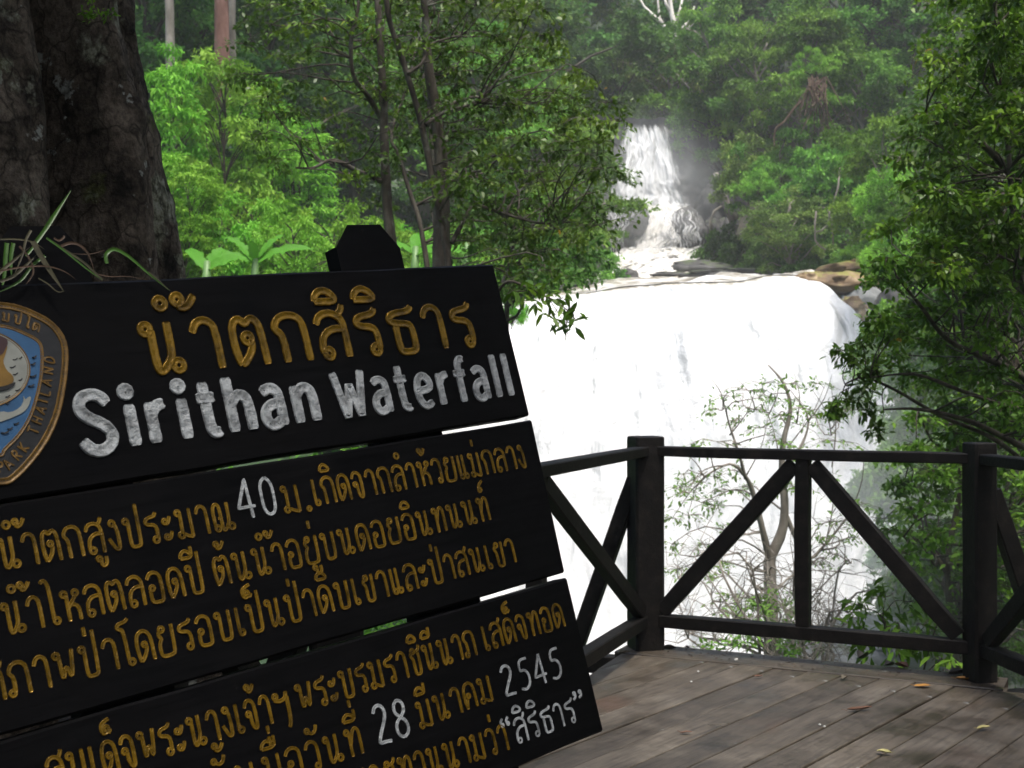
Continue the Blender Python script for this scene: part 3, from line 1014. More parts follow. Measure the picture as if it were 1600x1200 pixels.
G1 = 'bright green shrubs on the left slope'
G2 = 'forest trees on the far slopes'
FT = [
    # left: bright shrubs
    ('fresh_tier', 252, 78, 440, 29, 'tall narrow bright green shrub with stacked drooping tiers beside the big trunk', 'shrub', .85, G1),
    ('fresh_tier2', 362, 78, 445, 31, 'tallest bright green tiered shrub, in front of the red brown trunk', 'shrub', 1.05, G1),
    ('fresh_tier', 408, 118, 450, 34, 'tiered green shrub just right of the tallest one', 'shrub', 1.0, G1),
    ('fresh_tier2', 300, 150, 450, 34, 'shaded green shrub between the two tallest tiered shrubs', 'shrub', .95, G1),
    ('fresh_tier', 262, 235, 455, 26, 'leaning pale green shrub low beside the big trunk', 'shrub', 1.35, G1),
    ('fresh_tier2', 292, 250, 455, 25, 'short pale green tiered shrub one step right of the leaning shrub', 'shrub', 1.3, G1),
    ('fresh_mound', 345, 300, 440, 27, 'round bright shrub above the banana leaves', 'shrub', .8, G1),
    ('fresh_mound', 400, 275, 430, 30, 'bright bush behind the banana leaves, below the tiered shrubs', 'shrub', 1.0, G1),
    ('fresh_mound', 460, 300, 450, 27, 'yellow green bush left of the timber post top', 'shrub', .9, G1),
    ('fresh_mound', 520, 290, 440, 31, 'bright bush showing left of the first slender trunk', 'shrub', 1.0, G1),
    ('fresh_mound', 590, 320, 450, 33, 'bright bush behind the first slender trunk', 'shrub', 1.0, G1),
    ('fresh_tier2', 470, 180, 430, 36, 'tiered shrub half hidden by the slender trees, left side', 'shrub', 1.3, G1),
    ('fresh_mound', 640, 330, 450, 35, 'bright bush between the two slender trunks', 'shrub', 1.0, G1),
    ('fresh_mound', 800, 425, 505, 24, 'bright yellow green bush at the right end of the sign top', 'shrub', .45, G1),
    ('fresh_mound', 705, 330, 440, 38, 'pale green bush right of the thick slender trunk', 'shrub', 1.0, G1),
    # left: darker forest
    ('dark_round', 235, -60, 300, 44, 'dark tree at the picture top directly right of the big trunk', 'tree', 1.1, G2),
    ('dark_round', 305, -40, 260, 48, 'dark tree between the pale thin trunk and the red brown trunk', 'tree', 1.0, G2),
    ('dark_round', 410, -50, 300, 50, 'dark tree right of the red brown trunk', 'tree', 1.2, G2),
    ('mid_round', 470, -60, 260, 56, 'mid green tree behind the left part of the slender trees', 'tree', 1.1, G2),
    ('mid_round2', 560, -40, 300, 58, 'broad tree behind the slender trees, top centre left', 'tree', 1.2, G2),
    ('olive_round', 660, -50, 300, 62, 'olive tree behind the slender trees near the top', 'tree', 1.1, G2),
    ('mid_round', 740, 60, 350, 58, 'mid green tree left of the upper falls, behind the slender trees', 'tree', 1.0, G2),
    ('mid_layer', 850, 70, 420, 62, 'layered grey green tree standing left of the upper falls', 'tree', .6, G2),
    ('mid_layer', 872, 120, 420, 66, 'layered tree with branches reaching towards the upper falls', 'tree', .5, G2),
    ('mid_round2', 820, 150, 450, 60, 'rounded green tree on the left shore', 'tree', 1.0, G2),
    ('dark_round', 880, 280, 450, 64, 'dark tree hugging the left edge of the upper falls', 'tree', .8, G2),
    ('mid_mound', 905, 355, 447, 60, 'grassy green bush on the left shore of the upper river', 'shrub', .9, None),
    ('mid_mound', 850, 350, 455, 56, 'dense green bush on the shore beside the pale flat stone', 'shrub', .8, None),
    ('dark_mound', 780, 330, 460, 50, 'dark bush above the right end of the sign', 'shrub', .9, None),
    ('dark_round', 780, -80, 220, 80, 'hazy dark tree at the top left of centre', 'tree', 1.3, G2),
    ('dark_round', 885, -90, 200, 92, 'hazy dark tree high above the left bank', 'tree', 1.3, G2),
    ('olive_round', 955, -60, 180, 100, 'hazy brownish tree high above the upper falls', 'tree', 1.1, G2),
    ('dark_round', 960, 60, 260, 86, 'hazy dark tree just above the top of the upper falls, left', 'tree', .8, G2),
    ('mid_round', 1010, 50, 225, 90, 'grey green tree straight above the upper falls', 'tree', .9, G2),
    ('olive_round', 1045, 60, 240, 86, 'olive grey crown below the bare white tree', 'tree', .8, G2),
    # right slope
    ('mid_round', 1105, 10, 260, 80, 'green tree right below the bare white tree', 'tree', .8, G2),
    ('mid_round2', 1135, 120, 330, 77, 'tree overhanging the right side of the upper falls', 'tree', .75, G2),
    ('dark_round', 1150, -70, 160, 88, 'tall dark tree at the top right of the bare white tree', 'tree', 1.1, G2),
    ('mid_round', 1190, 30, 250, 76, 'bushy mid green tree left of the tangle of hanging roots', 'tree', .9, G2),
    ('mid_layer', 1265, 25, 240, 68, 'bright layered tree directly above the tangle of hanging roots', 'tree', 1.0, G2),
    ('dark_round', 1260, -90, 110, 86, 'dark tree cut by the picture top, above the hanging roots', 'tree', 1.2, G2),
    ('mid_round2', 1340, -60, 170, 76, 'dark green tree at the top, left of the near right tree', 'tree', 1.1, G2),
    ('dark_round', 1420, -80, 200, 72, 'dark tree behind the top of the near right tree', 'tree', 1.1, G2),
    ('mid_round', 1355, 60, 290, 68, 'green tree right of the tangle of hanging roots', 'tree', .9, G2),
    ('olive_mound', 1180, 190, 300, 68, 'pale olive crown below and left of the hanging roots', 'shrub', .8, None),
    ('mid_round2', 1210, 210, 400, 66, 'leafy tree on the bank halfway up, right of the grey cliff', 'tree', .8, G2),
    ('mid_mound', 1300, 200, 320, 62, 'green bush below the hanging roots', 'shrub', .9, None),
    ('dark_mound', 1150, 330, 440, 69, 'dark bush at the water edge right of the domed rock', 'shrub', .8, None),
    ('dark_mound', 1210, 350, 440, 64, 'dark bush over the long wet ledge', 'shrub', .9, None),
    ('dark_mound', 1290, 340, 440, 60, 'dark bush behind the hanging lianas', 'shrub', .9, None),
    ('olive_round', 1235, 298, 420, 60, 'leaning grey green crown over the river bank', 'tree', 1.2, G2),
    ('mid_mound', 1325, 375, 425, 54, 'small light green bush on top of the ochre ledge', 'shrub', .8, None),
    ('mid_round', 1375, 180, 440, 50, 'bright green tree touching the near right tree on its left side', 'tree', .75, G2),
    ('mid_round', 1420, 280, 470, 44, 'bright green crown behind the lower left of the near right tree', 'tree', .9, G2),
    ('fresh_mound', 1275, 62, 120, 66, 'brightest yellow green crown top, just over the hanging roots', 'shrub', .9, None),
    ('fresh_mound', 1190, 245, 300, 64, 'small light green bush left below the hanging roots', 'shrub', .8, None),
    ('fresh_mound', 1385, 235, 330, 45, 'bright green bush against the near right tree, halfway up', 'shrub', .8, None),
    ('fresh_mound', 1395, 330, 420, 42, 'bright green bush low beside the ochre ledge', 'shrub', .8, None),
    ('fresh_tier', 1130, 40, 200, 79, 'pale green upright crown right of the bare white tree', 'tree', 1.1, G2),
    # right bank of the gorge
    ('mid_round', 1470, 430, 760, 34, 'green tree on the right bank of the gorge, upper', 'tree', .8, G2),
    ('mid_mound', 1450, 600, 800, 30, 'mid green bush above the top rail near the right post', 'shrub', .8, None),
    ('dark_round', 1560, 400, 800, 30, 'dark tree on the right bank behind the right post', 'tree', .9, G2),
    ('mid_mound', 1530, 620, 860, 24, 'leafy bush behind the right railing post', 'shrub', .9, None),
    ('mid_mound', 1440, 760, 900, 27, 'leafy bush seen between king post brace and right post', 'shrub', .8, None),
    ('dark_mound', 1590, 700, 1000, 18, 'dark bush low at the right picture edge', 'shrub', .9, None),
    ('mid_mound', 1500, 850, 1050, 19, 'green bush low behind the foot of the right post', 'shrub', .75, None),
]
for k, px, pt, pb, d, lab, nm, wd, grp in FT:
    far_tree(k, px, pt, pb, d, lab, nm, nm, wd, grp)

# undergrowth that covers the slopes
n_u = 5200
cx_, cy_ = [], []
for _ in range(n_u * 6):
    y = random.uniform(22, 112)
    u = random.uniform(-.46, .46)
    x = u * y
    if y < 47.5:
        if x > -2.2 - .0 * y and x < .31 * y + 1: continue
    else:
        xr_ = np.interp(y, [47, 60, 75, 100], [5.5, 7.5, 8.5, 10])
        hw_ = np.interp(y, [47, 60, 72, 78, 81, 86], [7.4, 6.0, 5.4, 4.0, 1.6, 0.0])
        if abs(x - xr_) < hw_ + .2: continue
        if 70 < y < 79 and 3.0 < x < 12.5: continue
    cx_.append(x); cy_.append(y)
    if len(cx_) >= n_u: break
cx_, cy_ = np.array(cx_), np.array(cy_)
cz_ = ground_z(cx_, cy_) + .25
rad = np.random.default_rng(5).uniform(.35, 1.1, len(cx_)) * (cy_ / 60) ** .5
R_ = np.stack([rad, rad, rad * .7], -1)
r_ = np.random.default_rng(6)
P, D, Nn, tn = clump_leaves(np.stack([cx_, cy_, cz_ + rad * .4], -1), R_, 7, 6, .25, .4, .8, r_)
o = leaf_mesh('undergrowth', P, D, Nn, r_.uniform(.16, .34, len(P)), r_.uniform(.08, .16, len(P)), M['leaf_dark'], None, False, tn, r_)  # dark leaf colour paints the hollows between crowns as shaded
tag(o, 'dense green undergrowth covering the slopes', kind='stuff')


nx, ny = [], []
while len(nx) < 1500:
    y = random.uniform(7.5, 30)
    x = random.uniform(-22, 14)
    z = float(ground_z(x, y))
    if z < -6.5 or (x > 0 and (z - EYE) / y > -.2 and x / y < .29) or (z + .6 - EYE) / y > .05: continue
    if -1 < x < .29 * y and y < 20 and z > -2.6: continue
    nx.append((x, y, z + .1)); ny.append(random.uniform(.25, .6))
ny = np.array(ny)
P, D, Nn, tn = clump_leaves(np.array(nx), np.stack([ny, ny, ny * .5], -1), 7, 6, .14, .4, .8, r_)
o = leaf_mesh('undergrowth', P, D, Nn, r_.uniform(.1, .2, len(P)), r_.uniform(.05, .09, len(P)), M['leaf_mid'], None, False, tn, r_)
tag(o, 'low green plants covering the slope below the deck', kind='stuff')
# tall bare trunks at the top left
def tall_trunk(px0, py0, px1, d, r0, mat, label):
    b = at(px0, py0 + 60, d)
    e = empty('tree', b, label, 'tree', None)
    m = MB()
    t = at(px1, -260, d)
    pts = [b.lerp(t, i / 9) + Vector((random.uniform(-1, 1), 0, 0)) * r0 * .25 for i in range(10)]
    pts = [p - b for p in pts]
    m.tube(pts, [r0 * (1.15 - .4 * i / 9) for i in range(10)], 12)
    m.build('trunk', mat, e, True)
    c = np.array([(t - b) + Vector((random.gauss(0, 2.2), random.gauss(0, 2.2), random.gauss(1.5, 1.6))) for _ in range(22)])
    crown('crown', c, np.array([1.2, 1.2, .6]), 12, 10, .3, .13, M['leaf_dark'], e)
    return e


tall_trunk(267, 180, 262, 37.5, .135, M['bark_pale'], 'straight pale thin trunk rising above the tiered shrub beside the big trunk')
tall_trunk(347, 110, 346, 38, .21, M['bark_red'], 'thickest red brown straight trunk at the picture top')
tall_trunk(363, 60, 362, 39, .11, M['bark_pale'], 'thin grey trunk close behind the red brown trunk')

# bare white tree above the upper falls
d = 84
b = at(1058, 78, d)
e = empty('bare_tree', b, 'bare white dead tree with forked limbs above the upper falls', 'tree')
m = MB()


def pl(m, pts, d, r0, r1, base, n=6):
    q = [at(x, y, d + (z[0] if z else 0)) - base for x, y, *z in pts]
    k = len(q)
    m.tube(q, [r0 + (r1 - r0) * i / (k - 1) for i in range(k)], n)


pl(m, [(1058, 80), (1057, 60), (1054, 40), (1049, 18), (1046, -5), (1045, -30)], d, .26, .12, b)
m.build('trunk', M['bark_white'], e, True)
for pts in ([(1054, 66), (1040, 45), (1030, 28), (1028, 5), (1026, -20)], [(1036, 38), (1018, 22), (1006, 10), (1000, -2)], [(1057, 58), (1066, 45), (1078, 30), (1085, 10)],
            [(1054, 40), (1062, 18), (1068, -10)], [(1049, 20), (1040, 5), (1036, -15)], [(1066, 46), (1076, 42), (1084, 36)]):
    m = MB()
    pl(m, pts, d, .15, .05, b, 5)
    m.build('branch', M['bark_white'], e, True)

# hanging root tangle
d = 63.5
b = at(1270, 215, d)
e = empty('root_tangle', b, 'tangle of brown hanging roots below the bright layered tree on the right slope', 'roots')
rr = random.Random(4)
for i in range(34):
    m = MB()
    x0 = rr.uniform(1262, 1292)
    y0 = rr.uniform(118, 140)
    x1 = 1270 + rr.gauss(0, 24)
    y1 = rr.uniform(160, 215)
    q = [at(x0, y0, d + rr.uniform(-.3, .3)), at((x0 + x1) / 2 + rr.gauss(0, 5), (y0 + y1) / 2 - 8, d - rr.uniform(0, .6)), at(x1, y1, d + rr.uniform(-.4, .3))]
    m.tube([p - b for p in q], [.045, .035, .02], 4)
    m.build('root', M['bark_root'], e)
m = MB()
pl(m, [(1252, 158), (1240, 170), (1225, 190), (1212, 200), (1209, 215), (1210, 228)], d - .6, .06, .03, b)
m.build('root', M['bark_root'], e)
# lianas
for lab, pts, dd in (('pale hooked liana hanging down the dark hollow right of centre', [(1312, 262), (1310, 290), (1304, 312), (1301, 322), (1308, 325), (1292, 326), (1300, 345), (1302, 382)], 52),
                     ('long pale liana dropping to the bank left of the hooked liana', [(1275, 330), (1273, 352), (1274, 375), (1280, 384), (1290, 390)], 52.5),
                     ('thin looping liana between the two pale lianas', [(1296, 330), (1294, 350), (1284, 360), (1275, 362)], 52.2)):
    b = at(*pts[-1], dd)
    m = MB()
    pl(m, pts, dd, .045, .035, b, 5)
    o = m.build('liana', M['bark_pale'], None, True)
    o.location = b
    tag(o, lab, 'liana')
# grey trunks by the upper falls on the right
for lab, pts, dd, r0 in (('grey leaning trunk against the cliff right of the upper falls', [(1148, 345), (1138, 325), (1128, 300), (1118, 270)], 72, .3),
                         ('thin dark crooked trunk under the leaning trunk', [(1112, 372), (1110, 345), (1116, 330), (1128, 322)], 71, .12)):
    b = at(*pts[0], dd)
    m = MB()
    pl(m, pts, dd, r0, r0 * .5, b, 7)
    e = empty('dead_tree', b, lab, 'dead tree')
    m.build('trunk', M['bark_pale'], e, True)


# ------------------------------------------------------------------ banana plants
def banana(base, leaves, label, L0=1.6):
    e = empty('banana_plant', base, label, 'banana plant')
    m = MB()
    m.tube([(0, 0, -.6), (0, 0, .1), (.02, 0, .5)], [.09, .08, .05], 8)
    m.build('stem', M['leaf_flat'], e, True)
    for ang, elev, ln, tw in leaves:
        n = 16
        dx, dz = math.cos(ang), math.sin(elev)
        P = np.zeros((n, 5, 3))
        hor = math.cos(elev)
        for i in range(n):
            t = i / (n - 1)
            s = ln * t
            c = np.array([math.cos(ang) * hor * s, math.sin(ang) * hor * s, dz * s - .32 * ln * t * t])
            wv = .075 * L0 * math.sin(PI * min(1, t * .93 + .07)) ** .6 * (1 - .3 * t)
            sdv = np.array([-math.sin(ang), math.cos(ang), 0])
            sdv = sdv * math.cos(tw) + np.array([0, 0, 1]) * math.sin(tw)
            for j, k in enumerate((-1, -.5, 0, .5, 1)):
                P[i, j] = c + sdv * wv * k + np.array([0, 0, 1]) * abs(k) * wv * .3 + rng.normal(size=3) * .012 * abs(k)
        P[:, :, 2] += .35
        grid_mesh('leaf', P, M['banana'], e)
    return e


M['leaf_flat'] = paint('banana stem', (0.1, 0.2, 0.05), 0.5)
banana(at(398, 440, 24), [(.45, 1.0, 1.05, .5), (2.75, .9, 1.1, -.6), (1.9, 1.25, .75, 1.2), (.1, .55, 1.3, .9), (3.3, .4, 1.0, -.8), (4.8, 1.0, .7, 0)], 'banana plant with broad light green leaves rising above the sign, left of the post top')
banana(at(322, 455, 21), [(.9, 1.0, .7, .6), (2.4, .8, .9, -.6), (.1, .6, .8, .9)], 'low banana plant half hidden by the sign next to the big trunk')
banana(at(648, 430, 22), [(.2, .5, 1.0, .6), (2.9, .6, .9, -.5), (-.3, .3, 1.1, .7), (1.5, 1.1, .7, 0)], 'banana plant between the post top and the thick slender trunk')
banana(at(728, 420, 24), [(.1, .6, 1.1, .6), (2.9, .5, .9, -.5), (.6, .8, 1.1, .8), (-.4, .5, 1.0, .7)], 'banana plant with drooping leaves right of the slender trunks')


# ------------------------------------------------------------------ near slender trees (centre)
def near_tree(name, label, stems, clumps, mat, L, W, bark, twigs=12, per=9, seed=3, group=None, droop=.35, cr=(.34, .34, .16), base=None, twr=.0035, flat=.45, bt=.018):
    """stems: list of (points[(px,py,depth)], r0, r1); clumps: list of (px,py,depth,scale)"""
    r = np.random.default_rng(seed)
    rr = random.Random(seed)
    b = base or at(*stems[0][0][0])
    e = empty(name, b, label, 'tree' if 'shrub' not in name else 'shrub', group)
    allpts = []
    for i, (pts, r0, r1) in enumerate(stems):
        q = [at(*p) - b for p in pts]
        # smooth
        qq = []
        for a in range(len(q) - 1):
            p0, p1, p2, p3 = q[max(a - 1, 0)], q[a], q[a + 1], q[min(a + 2, len(q) - 1)]
            for s in (0, .25, .5, .75):
                qq.append(.5 * ((2 * p1) + (p2 - p0) * s + (2 * p0 - 5 * p1 + 4 * p2 - p3) * s * s + (3 * p1 - p0 - 3 * p2 + p3) * s ** 3))
        qq.append(q[-1])
        k = len(qq)
        m = MB()
        rad = [(r0 + (r1 - r0) * j / (k - 1)) * rr.uniform(.93, 1.07) for j in range(k)]
        m.tube(qq, rad, 9 if r0 > .03 else 6)
        m.build('trunk' if i == 0 else 'limb', bark, e, True)
        allpts += list(zip(qq, rad))
    cs, rs = [], []
    tw = []
    brm = MB()
    for px, py, d, s in clumps:
        c = at(px, py, d) - b
        cs.append(c)
        rs.append((cr[0] * s, cr[1] * s, cr[2] * s))
        near = sorted(allpts, key=lambda t: (t[0] - c).length + .9 * max(0, t[0].z - c.z))[:4]
        p, rr0 = rr.choice(near)
        ln = (p - c).length
        rb = min(rr0 * .6, bt * (ln / 2 + .35))
        lp = limb(p, c, .06, 6, .1, rr)
        brm.tube(lp, [rb * (1 - .8 * j / 6) + .002 for j in range(7)], 5, cap=False)
    tag(brm.build('branches', bark, e, True), kind='stuff')
    crown('crown', cs, np.array(rs), twigs, per, L, W, mat, e, droop, flat, True, r, tw)
    tm = MB()
    for q in tw:
        tm.tube(q, [twr, twr * .8, twr * .4], 3, cap=False)
    tag(tm.build('twigs', bark, e), kind='stuff')
    return e


def poly_samples(poly, n, rr, dmin=26):
    """spread points inside a picture polygon"""
    out = []
    xs_, ys_ = [p[0] for p in poly], [p[1] for p in poly]
    tries = 0
    while len(out) < n and tries < 20000:
        tries += 1
        x, y = rr.uniform(min(xs_), max(xs_)), rr.uniform(min(ys_), max(ys_))
        ins = False
        j = len(poly) - 1
        for i in range(len(poly)):
            xi, yi = poly[i]
            xj, yj = poly[j]
            if (yi > y) != (yj > y) and x < (xj - xi) * (y - yi) / (yj - yi) + xi: ins = not ins
            j = i
        if not ins: continue
        if any((x - a) ** 2 + (y - b_) ** 2 < dmin ** 2 for a, b_ in out): continue
        out.append((x, y))
    return out


rr = random.Random(21)
cA = [(x, y, rr.uniform(12.2, 14.5), rr.uniform(.7, 1.15)) for x, y in poly_samples([(395, -60), (640, -60), (640, 190), (600, 330), (520, 250), (400, 250), (370, 120)], 52, rr, 27)]
near_tree('tree', 'slender mossy tree whose trunk rises just right of the timber post top',
          [([(622, 520, 13.4), (617, 420, 13.4), (606, 330, 13.4), (601, 230, 13.4), (597, 120, 13.3), (590, 0, 13.2), (585, -120, 13.1)], .068, .03),
           ([(598, 190, 13.4), (575, 150, 13.2), (552, 118, 13.0), (549, 60, 12.9), (560, 10, 12.8), (560, -60, 12.8)], .03, .014),
           ([(600, 285, 13.4), (560, 268, 13.2), (520, 250, 13), (490, 262, 12.8), (462, 262, 12.6)], .03, .01)],
          cA, M['leaf_near'], .062, .03, M['bark_dark'], twigs=10, per=9, seed=31, bt=.011)
cB = [(x, y, rr.uniform(11.0, 13.5), rr.uniform(.75, 1.2)) for x, y in poly_samples([(600, -60), (820, -60), (860, 60), (930, 130), (975, 190), (955, 240), (930, 300), (945, 370), (870, 400), (850, 440), (760, 440), (700, 300), (660, 180)], 105, rr, 26)]
near_tree('tree', 'thickest slender tree with two stems, its crown spreading right towards the falls',
          [([(692, 520, 12.4), (690, 410, 12.4), (690, 330, 12.4), (689, 250, 12.4), (680, 170, 12.3), (668, 90, 12.2), (660, -60, 12)], .105, .03),
           ([(703, 470, 12.0), (700, 400, 12.0), (686, 330, 12.0), (672, 260, 12.0), (655, 180, 11.9), (628, 90, 11.8), (606, 20, 11.7), (600, -80, 11.6)], .04, .022),
           ([(665, 195, 11.9), (690, 178, 12), (720, 168, 12), (752, 160, 12.1)], .024, .01),
           ([(636, 115, 11.8), (660, 98, 11.9), (672, 70, 12), (720, 55, 12.1)], .022, .008),
           ([(706, 380, 12), (722, 350, 12.1), (742, 322, 12.2), (790, 335, 12.3), (840, 348, 12.2), (880, 348, 12)], .026, .008)],
          cB, M['leaf_near'], .062, .03, M['bark_dark'], twigs=10, per=9, seed=32, bt=.011)
cC = [(x, y, rr.uniform(14.5, 17), rr.uniform(.8, 1.2)) for x, y in poly_samples([(500, 60), (700, 40), (900, 150), (900, 330), (760, 400), (640, 300), (560, 240)], 34, rr, 32)]
near_tree('tree', 'grey leaning stem between the two slender trunks, crossing behind them',
          [([(675, 500, 15), (668, 420, 15), (655, 345, 15), (640, 300, 15), (622, 240, 15), (612, 210, 15), (640, 120, 15.3), (660, 20, 15.5)], .035, .015),
           ([(685, 280, 15.5), (676, 200, 15.5), (664, 120, 15.5), (655, 60, 15.5)], .07, .03)],
          cC, M['leaf_near'], .075, .034, M['bark_dark'], twigs=8, per=7, seed=33)
# low shrub with olive leaves, right of trunks, filling in under the crown
cD = [(x, y, rr.uniform(14, 18), rr.uniform(.8, 1.2)) for x, y in poly_samples([(720, 300), (930, 310), (940, 425), (800, 460), (715, 430)], 40, rr, 24)]
near_tree('shrub', 'dense dull green shrub between the slender trunks and the falls lip',
          [([(790, 560, 16), (792, 480, 16), (800, 400, 16), (810, 330, 16)], .04, .015)], cD, M['leaf_dark'], .09, .045, M['bark_dark'], twigs=10, per=8, seed=34)

# broad-leaved sprig hanging in front of the white water
cE = [(806, 455, 7.6, .5), (830, 462, 7.6, .55), (855, 470, 7.5, .6), (878, 466, 7.5, .6), (896, 478, 7.4, .55), (868, 492, 7.4, .5), (885, 503, 7.4, .4), (820, 440, 7.7, .6), (850, 450, 7.6, .5)]
near_tree('shrub', 'sprig of dark pointed leaves hanging over the left edge of the white water',
          [([(770, 560, 7.9), (775, 470, 7.8), (795, 440, 7.7), (835, 455, 7.6), (875, 475, 7.5), (900, 500, 7.4)], .012, .003),
           ([(860, 470, 7.5), (878, 500, 7.4), (892, 535, 7.4)], .003, .0015)], cE, M['leaf_near'], .088, .03, M['bark_dark'], twigs=4, per=3, seed=35, cr=(.16, .13, .08), twr=.0015, droop=.5, bt=.008)

# ------------------------------------------------------------------ near right trees
rr = random.Random(51)
cR = [(x, y, rr.uniform(8.0, 11.0), rr.uniform(.8, 1.25)) for x, y in poly_samples([(1510, -80), (1700, -80), (1700, 420), (1425, 420), (1440, 330), (1410, 250), (1455, 180), (1435, 130), (1500, 60)], 108, rr, 22)]
near_tree('tree', 'near dark glossy leaved tree filling the upper right corner',
          [([(1700, 900, 10), (1690, 600, 10), (1670, 300, 10), (1640, 60, 10), (1620, -150, 10)], .11, .05),
           ([(1680, 430, 10), (1620, 330, 9.8), (1560, 250, 9.6), (1500, 200, 9.4), (1440, 190, 9.2)], .04, .012),
           ([(1600, 460, 9.2), (1585, 350, 9.2), (1575, 230, 9.2), (1560, 80, 9.2), (1550, -60, 9.2)], .025, .012)],
          cR, M['leaf_right'], .062, .03, M['bark_dark'], twigs=14, per=12, seed=52, cr=(.26, .26, .14), bt=.009)
cR2 = [(x, y, rr.uniform(8.4, 11.5), rr.uniform(.75, 1.2)) for x, y in poly_samples([(1385, 330), (1440, 340), (1700, 380), (1700, 680), (1500, 680), (1425, 640), (1372, 520), (1365, 430)], 66, rr, 26)]
near_tree('tree', 'near right tree with long dark limbs slanting up to the left over the falls edge',
          [([(1720, 1000, 10), (1700, 800, 10), (1650, 660, 9.8), (1600, 590, 9.6), (1540, 560, 9.4), (1480, 530, 9.2), (1440, 480, 9.0), (1400, 430, 8.9)], .045, .008),
           ([(1690, 780, 9.8), (1640, 690, 9.6), (1580, 640, 9.4), (1500, 610, 9.2), (1430, 585, 9.0), (1360, 590, 8.8)], .03, .006),
           ([(1600, 700, 9.4), (1520, 660, 9.2), (1440, 640, 9.0), (1380, 640, 8.9)], .025, .006)],
          cR2, M['leaf_right'], .062, .03, M['bark_dark'], twigs=14, per=12, seed=53, cr=(.25, .25, .13), bt=.009)
cR3 = [(1318, 548, 8.8, .5), (1338, 560, 8.8, .6), (1352, 600, 8.8, .6), (1330, 625, 8.8, .6), (1310, 632, 8.8, .5), (1358, 640, 8.9, .6), (1370, 575, 8.9, .7), (1345, 535, 8.9, .6), (1300, 640, 8.8, .4), (1372, 668, 8.9, .5), (1365, 520, 9, .6), (1350, 575, 8.9, .5)]
near_tree('tree', 'outermost leafy twigs of the right trees, dotted against the white water',
          [([(1640, 760, 9.4), (1560, 690, 9.3), (1470, 650, 9.2), (1400, 610, 9.0), (1350, 590, 8.9), (1320, 600, 8.8)], .02, .004)],
          cR3, M['leaf_near'], .066, .028, M['bark_dark'], twigs=8, per=6, seed=54, cr=(.2, .16, .12), twr=.002, bt=.008)
cR4 = [(x, y, rr.uniform(12, 17), rr.uniform(.8, 1.2)) for x, y in poly_samples([(1420, 650), (1700, 640), (1700, 1060), (1440, 1000), (1390, 900), (1370, 800), (1400, 700)], 90, rr, 28)]
near_tree('shrub', 'tall loose shrub with small yellow flecked leaves behind the right railing post',
          [([(1500, 1130, 14), (1490, 1000, 14), (1480, 880, 14), (1500, 760, 14), (1490, 660, 14)], .05, .02),
           ([(1490, 980, 14), (1540, 860, 14), (1580, 740, 14), (1600, 650, 14)], .035, .012),
           ([(1482, 900, 14), (1440, 830, 14), (1410, 760, 14)], .03, .01)],
          cR4, M['leaf_mid'], .075, .038, M['bark_dark'], twigs=13, per=10, seed=55, cr=(.32, .32, .18))

cR5 = [(x, y, rr.uniform(12.5, 16.5), rr.uniform(.8, 1.25)) for x, y in poly_samples([(1455, -60), (1700, -60), (1700, 1000), (1450, 900), (1425, 700), (1420, 560), (1440, 400), (1440, 260)], 175, rr, 27)]
near_tree('tree', 'lighter green tree standing behind the near right trees, filling between their limbs',
          [([(1640, 1150, 15), (1630, 900, 15), (1610, 600, 15), (1590, 300, 15), (1570, 0, 15), (1560, -120, 15)], .12, .03),
           ([(1625, 760, 15), (1560, 620, 14.6), (1510, 480, 14.4), (1490, 330, 14.2)], .05, .015)],
          cR5, M['leaf_right'], .08, .04, M['bark_dark'], twigs=12, per=10, seed=56, cr=(.36, .36, .2), bt=.01)

# ------------------------------------------------------------------ pale tree in the spray behind the railing
rr = random.Random(61)
pc = [(1070, 740), (1090, 755), (1115, 745), (1135, 765), (1095, 785), (1075, 770), (1060, 762), (1120, 790), (1145, 735), (1160, 760), (1075, 805), (1050, 810),
      (1180, 640), (1205, 620), (1225, 650), (1240, 625), (1215, 690), (1190, 600), (1255, 665), (1235, 600), (1190, 668), (1265, 640), (1160, 655), (1110, 640), (1250, 710),
      (1285, 840), (1305, 815), (1325, 840), (1300, 865), (1335, 790), (1280, 880), (1310, 770), (1345, 820), (1120, 690), (1145, 620), (1170, 610), (1290, 650), (1310, 690), (1330, 640), (1280, 600), (1090, 700), (1050, 850), (1060, 890), (1100, 850), (1150, 820), (1100, 900), (1130, 880), (1280, 740), (1240, 760),
      (1195, 930), (1215, 945), (1170, 950), (1210, 920), (1150, 945), (1235, 955), (1190, 970), (1140, 930)]
cP = [(x, y, rr.uniform(12.5, 15.5), rr.uniform(.6, 1.15)) for x, y in pc]
